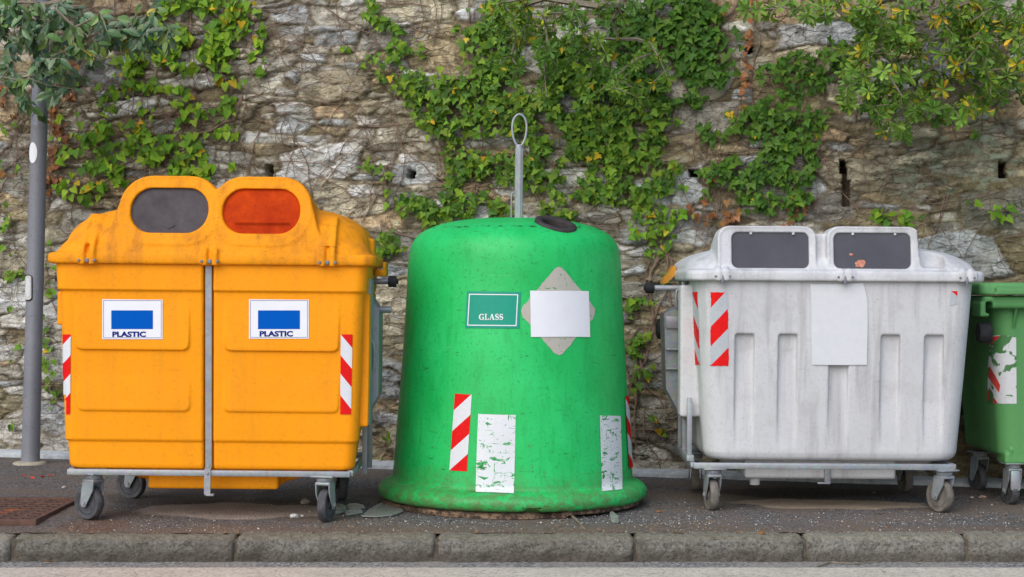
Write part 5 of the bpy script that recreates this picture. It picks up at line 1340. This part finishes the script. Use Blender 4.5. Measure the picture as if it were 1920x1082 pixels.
ivy('dry_creeper', 'rusty brown dead creeper strip hanging over the wall above the white bin', [
    (1408, 20, 8, 20, .9), (1405, 70, 7, 30, .8), (1400, 110, 6, 20, .7), (1396, 160, 7, 26, .9), (1390, 215, 7, 24, .8), (1388, 262, 14, 14, 1.0), (1375, 395, 16, 22, .7), (1330, 375, 14, 12, .4), (1318, 432, 14, 14, .6), (1292, 392, 10, 10, .4), (1350, 410, 20, 12, .5), (1512, 378, 8, 16, .6), (1495, 398, 14, 12, .6), (1470, 415, 20, 8, .4), (1310, 400, 8, 10, .5), (1335, 340, 8, 6, .4)],
    DRY_P, (IVY, HEART), 0.05, 1.5, [(1410, 0, 40, 1.62, .006), (1330, 350, 20, 2.1, .004), (1500, 350, 12, 1.9, .003)], 0.0, 'ivy plants climbing the stone wall', DRY_M)
def weed(label, blobs):
    root = thing('weed', label, 'weed', Matrix.Translation(wall_pt(blobs[0][0], blobs[0][1] + 15, 0.0)), 'weeds rooted in the wall joints')
    lv = Leaves(); bm = bmesh.new()
    for x, y, rx, ry in blobs:
        for _ in range(int(rx * ry / 14)):
            px, py = x + rng.gauss(0, rx * .5), y + rng.gauss(0, ry * .5)
            o = wall_pt(px, py, rng.uniform(.02, .12)); t = rng.gauss(0, 1.2)
            nn = (WN + Vector((rng.gauss(0, .5), 0, 0.6))).normalized(); d = Vector((math.sin(t), -.2, -math.cos(t) * .6))
            L = rng.uniform(.03, .055); lv.add(rng.choice((ELLI, HEART)), o, d, nn, L, jit(rng.choice(LIGHT_P[1:3] + MID_P)), .2, .2)
            add_tube(bm, [wall_pt(x, y + ry, -.02), wall_pt((x + px) / 2, (y + ry + py) / 2, .04), o], [.0022, .0018, .0012], 4)
    link('stem', mesh_from(bm, 'stem', 60), BARK_G, root); link('foliage', lv.mesh('foliage'), IVY_M, root)
weed('leafy weed sprouting from a wall joint just above the right lid hatch of white bin', [(1652, 402, 18, 16), (1700, 408, 12, 16)])
weed('small tuft growing in the wall above the far right green bin', [(1890, 388, 18, 8), (1875, 405, 16, 8), (1822, 380, 9, 5)])
weed('little weed at the wall foot between yellow bin and bell', [(722, 825, 8, 8), (715, 862, 4, 4)])
weed('small weed in the pale stones below the drain hole left of the bell hook', [(690, 312, 9, 6), (725, 330, 7, 10)])
weed('short sprig on the mossy wall under the right hand shrub', [(1830, 250, 10, 8), (1795, 130, 8, 8)])
# leafless creeper stems netted over the bare parts of the wall
def bare(name, label, n, x0, x1, y0, y1, rad, ang=(0, 6.28), wob=0.17):
    bm = bmesh.new()
    for _ in range(n):
        stem_walk(bm, rng.uniform(x0, x1), rng.uniform(y0, y1), rng.randint(14, 40), 6.5, rng.uniform(*ang), rng.uniform(rad * .4, rad), wob)
    tag(link(name, mesh_from(bm, name, 60), BARK), label, 'creeper', 'bare creeper stems on the wall')
bare('bare_creeper', 'web of thin leafless creeper stems over the pale stones left of the bell hook', 130, 440, 900, -20, 440, 0.0045)
bare('bare_creeper', 'tangle of brown leafless stems behind the lamp post and yellow bin', 170, 0, 440, -20, 420, 0.0042)
bare('bare_creeper', 'fine bare stems crossing the brown stones above the white bin', 80, 1220, 1900, 200, 460, 0.004)
bare('bare_creeper', 'thick grey vine stems hugging the wall beside the white bin', 9, 1195, 1260, 380, 800, 0.008, (1.2, 2.0), 0.18)

# ---- shrubs that grow on the garden above and hang over the wall
def shrub(name, label, base, hub, blobs, kind, pal, mat, yellow, spacing, trunk_r, depth, cat='shrub', n_leaf=(8, 13), size=(0.042, 0.068)):
    root = thing(name, label, cat, Matrix.Translation(base), 'shrubs hanging over the wall top')
    tg = []
    for b in blobs:
        x, y, rx, ry = b[:4]; dn = b[4] if len(b) > 4 else 1
        for _ in range(max(2, int(math.pi * rx * ry / spacing * dn))):
            a = rng.uniform(0, 6.283); r = math.sqrt(rng.random())
            px, py = x + rx * r * math.cos(a), y + ry * r * math.sin(a)
            dd = depth[0] + (depth[1] - depth[0]) * rng.random()
            if wall_d(P(px, py, dd).x) - dd < 0.12: dd = wall_d(P(px, py, dd).x) - rng.uniform(.12, .3)
            tg.append(P(px, py, dd))
    for _ in range(int(len(tg) * 0.5)):                    # the crown above the frame
        tg.append(hub + Vector((rng.gauss(0, .55), rng.gauss(0, .3), abs(rng.gauss(.15, .35)))))
    tg.sort(key=lambda p: (p - hub).length)
    nodes = [(base, -1)]; 
    for k in range(1, 5): nodes.append((base.lerp(hub, k / 4) + Vector((rng.gauss(0, .03), rng.gauss(0, .03), 0.10 * math.sin(k / 4 * 3.14))), len(nodes) - 1))
    tips = []
    for p in tg:
        best = min(range(len(nodes)), key=lambda i: (nodes[i][0] - p).length + 0.25 * max(0, (nodes[i][0] - hub).length - (p - hub).length) if i > 1 else 9e9)
        q = nodes[best][0]; L = (p - q).length; m = max(1, int(L / 0.09)); prev = best
        sag = Vector((rng.gauss(0, .03), rng.gauss(0, .03), -0.05 * L + rng.gauss(0, .03)))
        for k in range(1, m + 1):
            t = k / m; nodes.append((q.lerp(p, t) + sag * math.sin(t * 3.14), prev)); prev = len(nodes) - 1
        tips.append(prev)
    cnt = [0] * len(nodes)
    for t in tips:
        while t >= 0: cnt[t] += 1; t = nodes[t][1]
    rd = [max(0.0016, min(trunk_r, 0.0019 * c ** 0.52)) for c in cnt]
    bt, bb = bmesh.new(), bmesh.new()
    kids = {}
    for i, (p, par) in enumerate(nodes): kids.setdefault(par, []).append(i)
    add_tube(bt, [n_[0] for n_ in nodes[:5]], [trunk_r * 1.25, trunk_r * 1.15, trunk_r, trunk_r * .9, trunk_r * .75], 10)
    for i, (p, par) in enumerate(nodes):
        if i < 5 or par < 0: continue
        ks = kids.get(par, [])
        first = min(ks) == i
        if not first or par < 5:                              # a new branch starts here: follow its first children
            ch = [par, i]; j = i
            while kids.get(j): j = min(kids[j]); ch.append(j)
            add_tube(bb, [nodes[c][0] for c in ch], [min(rd[ch[0]], rd[ch[1]])] + [rd[c] for c in ch[1:]], 5, cap=False)
    link('trunk', mesh_from(bt, 'trunk', 60), BARK_G, root); link('branch', mesh_from(bb, 'branch', 60), BARK_G, root)
    lv = Leaves()
    for t in tips:
        p, par = nodes[t]; ax = p - nodes[par][0]
        ax = (ax.normalized() + Vector((rng.gauss(0, .3), -0.35, 0.35 + rng.gauss(0, .3)))).normalized() if kind == 'whorl' else (ax.normalized() + Vector((rng.gauss(0, .4), -.2, -0.6))).normalized()
        yl = rng.random() < yellow; tone = rng.uniform(0.75, 1.25); base_c = rng.choice(pal)
        if kind == 'whorl':
            m = rng.randint(*n_leaf); u, w = frame_of(ax)
            for k in range(m):
                a = k * 2.4 + rng.uniform(-.3, .3); el = rng.uniform(0.0, 0.9) if k < m * .7 else rng.uniform(0.7, 1.3)
                d = (u * math.cos(a) + w * math.sin(a)) * math.cos(el) + ax * math.sin(el)
                c = jit(rng.choice(YEL_P + [(0.35, .36, .03), (0.40, .40, .03), (.45, .40, .03)])) if ((yl and rng.random() < .45) or rng.random() < yellow * .12) else tuple(v * tone for v in jit(base_c, .2))
                d = d + Vector((0, 0, -0.15)); 
                lv.add(OBOV, p - ax * rng.uniform(0, .03), d, ax, rng.uniform(*size), c, .35, rng.uniform(0.0, .35))
        else:
            m = rng.randint(*n_leaf)
            for k in range(m):
                o = p - (p - nodes[par][0]).normalized() * 0.028 * k
                d = ax + Vector((rng.gauss(0, 1.1), rng.gauss(0, .5), -.35 + rng.gauss(0, .65)))
                nn = Vector((rng.gauss(0, .5), -0.8, 0.6 + rng.gauss(0, .3)))
                c = jit(rng.choice(YEL_P)) if rng.random() < yellow else tuple(v * tone for v in jit(base_c, .2))
                lv.add(rng.choice((ELLI, ELLI_W, ELLI_W)), o, d, nn, rng.uniform(*size), c, .3, rng.uniform(0.1, .4))
    link('foliage', lv.mesh('foliage'), mat, root)
PITT = [(0.12, 0.24, 0.03), (0.17, 0.29, 0.035), (0.085, 0.18, 0.025), (0.22, 0.34, 0.06), (0.14, 0.26, 0.04)]
PITT_D = [(0.11, 0.22, 0.025), (0.15, 0.26, 0.03), (0.08, 0.17, 0.025)]
BLUEG = [(0.075, 0.145, 0.055), (0.085, 0.16, 0.08), (0.05, 0.10, 0.045), (0.13, 0.21, 0.10), (0.12, 0.21, 0.045)]
shrub('overhanging_shrub', 'large leafy shrub with yellowing whorled leaves hanging over the wall above the white bin', Vector((2.6, 10.1, 3.16)), Vector((2.3, 9.35, 3.35)), [
    (1760, 50, 160, 55), (1850, 35, 90, 45), (1850, 110, 75, 60), (1650, 95, 80, 55), (1700, 165, 90, 50), (1620, 190, 60, 32), (1680, 228, 45, 24), (1770, 195, 70, 34, .7), (1560, 12, 110, 20), (1450, 14, 55, 16), (1840, 195, 50, 28, .6), (1890, 165, 36, 40, .7), (1600, 130, 26, 50), (1500, 30, 26, 16, .7), (1690, 262, 16, 10, .6), (1640, 30, 60, 30), (1540, 45, 20, 20, .6)],
    'whorl', PITT, SHRUB_M, 0.13, 260, 0.045, (8.75, 9.35))
shrub('overhanging_shrub', 'open branched shrub with sparse pale green rosettes hanging in front of the central ivy', Vector((0.85, 10.5, 3.16)), Vector((0.75, 9.75, 3.4)), [
    (950, 45, 45, 45), (1010, 30, 80, 35), (1050, 80, 80, 45), (990, 120, 55, 45), (1150, 125, 60, 25, .7), (1195, 160, 55, 22, .9), (1105, 155, 55, 25, .6), (1040, 190, 36, 10, .7), (1225, 105, 34, 25, .9), (1150, 25, 55, 22, .8), (1000, 180, 30, 14, .6), (1205, 190, 20, 10, .7), (1130, 70, 30, 30, .4), (1240, 140, 14, 12)],
    'whorl', PITT_D, SHRUB_M, 0.12, 330, 0.03, (9.2, 9.65), size=(0.04, 0.062))
shrub('overhanging_shrub', 'dark blue green shrub with drooping pointed leaves over the lamp post', Vector((-3.1, 11.0, 3.16)), Vector((-2.95, 10.05, 3.35)), [
    (75, 15, 50, 20, .7), (80, 70, 40, 50, .5), (40, 55, 60, 50, .8), (120, 30, 80, 28, .7), (80, 110, 70, 40, .6), (165, 55, 60, 44, .7), (25, 180, 30, 40, .35), (90, 190, 50, 30, .35), (230, 70, 45, 32, .9), (280, 62, 45, 30), (320, 72, 30, 18, .8), (85, 150, 30, 24, .9), (15, 130, 18, 20), (105, 185, 18, 16, .9), (140, 150, 26, 20, .6), (30, 175, 20, 16, .5), (180, 95, 40, 20, .7), (285, 15, 30, 18, .8), (20, 20, 30, 25), (60, 195, 14, 8, .6), (250, 95, 30, 12, .8)],
    'droop', BLUEG, DARK_M, 0.01, 300, 0.03, (9.45, 10.05), n_leaf=(3, 6), size=(0.055, 0.10))
# ================================================================ LITTER ON THE PAVEMENT
def flake(bm, p, r, thick, tilt=0.15, n=6):
    a0 = rng.random() * 6.28; M = Matrix.Translation(p) @ Euler((rng.gauss(0, tilt), rng.gauss(0, tilt), a0)).to_matrix().to_4x4()
    pts = [(r * rng.uniform(.55, 1.15) * math.cos(6.283 * i / n), r * rng.uniform(.55, 1.15) * math.sin(6.283 * i / n)) for i in range(n)]
    add_loft(bm, [[M @ Vector((x, y, 0)) for x, y in pts], [M @ Vector((x * .9, y * .9, thick)) for x, y in pts]])
def crumbs():
    bm = bmesh.new()
    for _ in range(1300):
        px = rng.uniform(120, 1960); py = 1000 - abs(rng.gauss(0, 26))
        if rng.random() < .35: px = rng.gauss(rng.choice((1300, 1150, 800, 1700)), 90); py = 985 - abs(rng.gauss(0, 14))
        if py < 905: continue
        p = ground_pt(px, py); r = abs(rng.gauss(0, .0016)) + .0010
        flake(bm, p + Vector((0, 0, .002)), r, r * .8, .5, 4)
    o = link('glass_crumbs', mesh_from(bm, 'glass_crumbs', 0), plain('crumb', srgb(206, 202, 194), 0.5, 0, 0.3, 200)); stuff(o)
    o['label'] = 'tiny white crumbs of glass and grit strewn over the dark pavement'
    bm = bmesh.new()
    for _ in range(900):
        px = rng.uniform(100, 1960); py = 1001 - abs(rng.gauss(0, 12)) if rng.random() < .7 else rng.uniform(880, 995)
        p = ground_pt(px, py); r = abs(rng.gauss(0, .004)) + .002
        flake(bm, p + Vector((0, 0, .001)), r, r * .5, .6, 5)
    o = link('gravel', mesh_from(bm, 'gravel', 0), plain('grit', srgb(128, 104, 82), 0.9, 0, 0.5, 120)); stuff(o)
    o['label'] = 'brown grit and leaf crumbs gathered along the kerb'
crumbs()
GLASS = NB('dusty_glass'); GLASS.set(color=srgb(186, 190, 178), rough=0.25, alpha=0.5, spec=0.5); GLASS = GLASS.m
def shard(label, poly, thick=0.006, tilt=0.0, m=None, name='glass_shard', lift=0.008, cat='glass shard'):
    pts = [ground_pt(x, y) + Vector((0, 0, lift)) for x, y in poly]; c = sum(pts, Vector()) / len(pts)
    bm = bmesh.new(); up = [p + Vector((0, 0, thick + tilt * (p.y - c.y))) for p in pts]; lo = [p + Vector((0, 0, tilt * (p.y - c.y))) for p in pts]
    add_loft(bm, [lo, up]); bmesh.ops.recalc_face_normals(bm, faces=bm.faces)
    bmesh.ops.translate(bm, verts=bm.verts, vec=-c)
    o = link(name, mesh_from(bm, name, 20), m or GLASS); o.location = c; tag(o, label, cat, 'broken glass on the pavement' if cat == 'glass shard' else None)
shard('largest flat sheet of broken glass lying by the left edge of bell', [(678, 972), (690, 961), (712, 948), (718, 947), (722, 951), (740, 953), (753, 959), (757, 962), (748, 966), (735, 970), (705, 973)])
shard('rounded cloudy glass piece behind the large broken sheet', [(648, 953), (655, 949), (668, 948), (682, 952), (684, 956), (668, 957), (652, 957)])
shard('narrow glass strip in front of the cloudy piece', [(647, 966), (650, 963), (676, 962), (680, 965), (664, 968), (650, 970)], 0.012)
shard('ribbed glass fragment touching the right front wheel of yellow bin', [(624, 960), (632, 958), (648, 956), (650, 961), (640, 965), (628, 967)], 0.014)
shard('clouded glass fragment leaning behind the right front wheel of yellow bin', [(627, 953), (634, 950), (644, 951), (650, 957), (640, 958), (630, 958)], 0.008)
shard('curved clear bottle fragment on the asphalt right of the bell', [(1143, 972), (1147, 969), (1152, 972), (1159, 978), (1160, 983), (1153, 984), (1146, 982)], 0.02)
def lump(name, label, cat, px, py, r, sq, m, group=None):
    p = ground_pt(px, py); bm = bmesh.new(); bmesh.ops.create_icosphere(bm, subdivisions=3, radius=r); s = rng.random() * 40
    for v in bm.verts:
        k = 1 + 0.35 * smooth_noise(v.co + Vector((s, 0, 0)), 0.9 / r) + 0.15 * smooth_noise(v.co + Vector((s, 0, 0)), 2.4 / r); v.co *= k; v.co.z *= sq
    o = link(name, mesh_from(bm, name, 35), m); o.location = p + Vector((0, 0, r * sq * .55)); tag(o, label, cat, group)
ST = plain('pale_stone', srgb(176, 160, 146), 0.9, 0, 0.25, 60, 0.4); CH = plain('white_lump', srgb(214, 214, 210), 0.8, 0, 0.15, 60, 0.4)
lump('stone', 'pale brown stone on the ground left of the right front wheel of yellow bin', 'stone', 572, 944, .024, .7, ST)
lump('plaster_lump', 'white crumbled lump in front of the brown stone', 'lump', 552, 971, .019, .7, CH)
lump('plaster_lump', 'tiny white lump just right of the crumbled one', 'lump', 566, 969, .010, .7, CH)
lump('stone', 'small grey stone under the left of the yellow bin', 'stone', 268, 931, .012, .8, ST)
lump('stone', 'pinkish stone on the dark ground between white bin and green bin', 'stone', 1843, 934, .020, .5, plain('pink_stone', srgb(170, 140, 128), .9, 0, .2, 50, .3))
lump('stone', 'little pale stone left of the pinkish one', 'stone', 1822, 934, .010, .7, ST)
lump('stone', 'small pale pebble on the pavement behind the iron grate', 'stone', 120, 915, .011, .7, ST)
def twig(label, pts, r):
    bm = bmesh.new(); q = []
    for i, (x, y) in enumerate(pts): q.append(ground_pt(x, y) + Vector((0, 0, r + .003)) if y < 1004 else Vector(((x - CX) / F * 7.3, 7.33 - (y - 1050) * .012, -0.108)))
    add_tube(bm, q, [r, r * 1.1, r * .9, r * .6][:len(q)] + [r * .5] * max(0, len(q) - 4), 7)
    tag(link('twig', mesh_from(bm, 'twig', 50), BARK_G), label, 'twig', 'twigs')
twig('short brown stick poking out from under the bell', [(1066, 966), (1075, 974), (1086, 984), (1096, 996)], .007)
twig('thin dark bent twig lying in the gutter', [(1525, 1060), (1560, 1050), (1600, 1054), (1650, 1048), (1656, 1047)], .004)
twig('thin straw lying in front of the white bin', [(1632, 962), (1640, 967), (1652, 966), (1660, 962)], .003)
def fallen(label, spots, pal, size):
    for x, y, lab in spots:
        lv = Leaves(); p = ground_pt(x, y) if y < 1003 else Vector(((x - CX) / F * 7.3, 7.31, -0.11))
        a = rng.random() * 6.28
        lv.add(ELLI, Vector((0, 0, 0.006)), Vector((math.cos(a), math.sin(a), 0)), Vector((rng.gauss(0, .2), -.25, 1)), size * rng.uniform(.8, 1.3), jit(rng.choice(pal)), .5, .2)
        o = link('fallen_leaf', lv.mesh('fallen_leaf'), DRY_M); o.location = p; tag(o, lab, 'leaf', 'fallen leaves')
RD = [(.5, .07, .03), (.42, .06, .03)]
fallen('', [(55, 897, 'red fallen leaf directly behind the iron grate, nearest the post'), (75, 896, 'red fallen leaf second from the left beside the post foot'), (98, 894, 'red fallen leaf closest to the left wheel of yellow bin'), (42, 893, 'small red leaf left of the other red leaves by the post')], RD, .05)
fallen('', [(1243, 961, 'orange leaf on the asphalt between bell and white bin'), (80, 1053, 'brown leaf in the gutter under the left kerb joint'), (1432, 1000, 'tan leaf lying on the kerb below the white bin'), (1720, 1051, 'brown leaf in the gutter below the right wheel of white bin')], [(.5, .2, .05), (.35, .16, .07)], .055)
# rusty drain grate
def grate():
    M = Matrix.Translation((-2.70, 8.06, gz(-2.7, 8.06)))
    root = thing('drain_grate', 'rusty iron drain grate set in the pavement by the kerb', 'drain grate', M)
    n = NB('rusty_iron'); f = n.noise(14, 7, 0.75)
    c = n.mix(n.ramp(f, [(0.35, 0.0), (0.62, 1.0)]), srgb(76, 56, 50), srgb(112, 80, 66))
    c = n.mix(n.ramp(n.noise(5, 5, .7), [(0.58, 0.0), (0.68, 0.8)]), c, srgb(176, 96, 40))
    n.set(color=c, rough=0.9).bump(n.noise(80, 4), 0.4, 0.004)
    x0, x1, y0, y1 = -0.55, 0.50, -0.415, 0.40
    bm = bmesh.new()
    for a in ((x0, x1, y0, y0 + .03), (x0, x1, y1 - .03, y1), (x0, x0 + .03, y0 + .03, y1 - .03), (x1 - .022, x1, y0 + .03, y1 - .03)): add_box(bm, *a, -0.02, 0.016, 0.003)
    bmesh.ops.transform(bm, matrix=M, verts=bm.verts); link('frame', mesh_from(bm, 'frame', 30), n.m, root)
    bm = bmesh.new()
    nx, ny = 17, 9; gx0, gx1, gy0, gy1 = x0 + .034, x1 - .04, y0 + .034, y1 - .034
    for i in range(nx + 1):
        x = gx0 + (gx1 - gx0) * i / nx; add_box(bm, x - .008, x + .008, gy0, gy1, -0.012, 0.0105)
    for j in range(ny + 1):
        y = gy0 + (gy1 - gy0) * j / ny; add_box(bm, gx0, gx1, y - .013, y + .013, -0.010, 0.013)
    
    bmesh.ops.transform(bm, matrix=M, verts=bm.verts); link('grating', mesh_from(bm, 'grating', 0), n.m, root)
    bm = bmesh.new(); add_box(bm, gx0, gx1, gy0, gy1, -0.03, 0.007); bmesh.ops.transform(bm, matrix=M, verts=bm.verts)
    link('dark_fill', mesh_from(bm, 'dark_fill', 0), plain('black_hole_fill', (0.035, 0.026, 0.02), 0.95, 0, 0.5, 60, 0.4), root)  # flat black fill put in so the grate holes look dark and deep
grate()

# ================================================================ LIGHT AND CAMERA
w = bpy.data.worlds.new('World'); scene.world = w; w.use_nodes = True
nt = w.node_tree; bg = nt.nodes['Background']; sky = nt.nodes.new('ShaderNodeTexSky'); sky.sky_type = 'NISHITA'; sky.sun_disc = False
SUN_EL, SUN_AZ = R(40), R(-28)                            # from behind the camera, a little to the left
sky.sun_elevation = SUN_EL; sky.sun_rotation = R(180) + SUN_AZ * -1
sky.air_density = 1.0; sky.dust_density = 1.5; sky.ozone_density = 1.0
nt.links.new(sky.outputs[0], bg.inputs[0]); bg.inputs[1].default_value = 0.13
sd = bpy.data.lights.new('sun', 'SUN'); sd.energy = 1.2; sd.angle = R(60); sd.color = (1.0, 0.975, 0.94)
so = bpy.data.objects.new('sun', sd); COL.objects.link(so)
dirv = Vector((math.sin(SUN_AZ) * math.cos(SUN_EL), -math.cos(SUN_AZ) * math.cos(SUN_EL), math.sin(SUN_EL)))
so.rotation_euler = dirv.to_track_quat('Z', 'Y').to_euler(); so.location = dirv * 20
cd = bpy.data.cameras.new('camera'); co_ = bpy.data.objects.new('camera', cd); COL.objects.link(co_)
co_.location = CAM; co_.rotation_euler = (R(90), 0, 0); cd.sensor_width = 36; cd.lens = F / 1920 * 36; cd.clip_end = 500; cd.clip_start = 0.1
scene.camera = co_
scene.view_settings.view_transform = 'Standard'; scene.view_settings.look = 'None'; scene.view_settings.exposure = 0.55; scene.view_settings.gamma = 1.0
scene.cycles.max_bounces = 6; scene.cycles.use_denoising = True
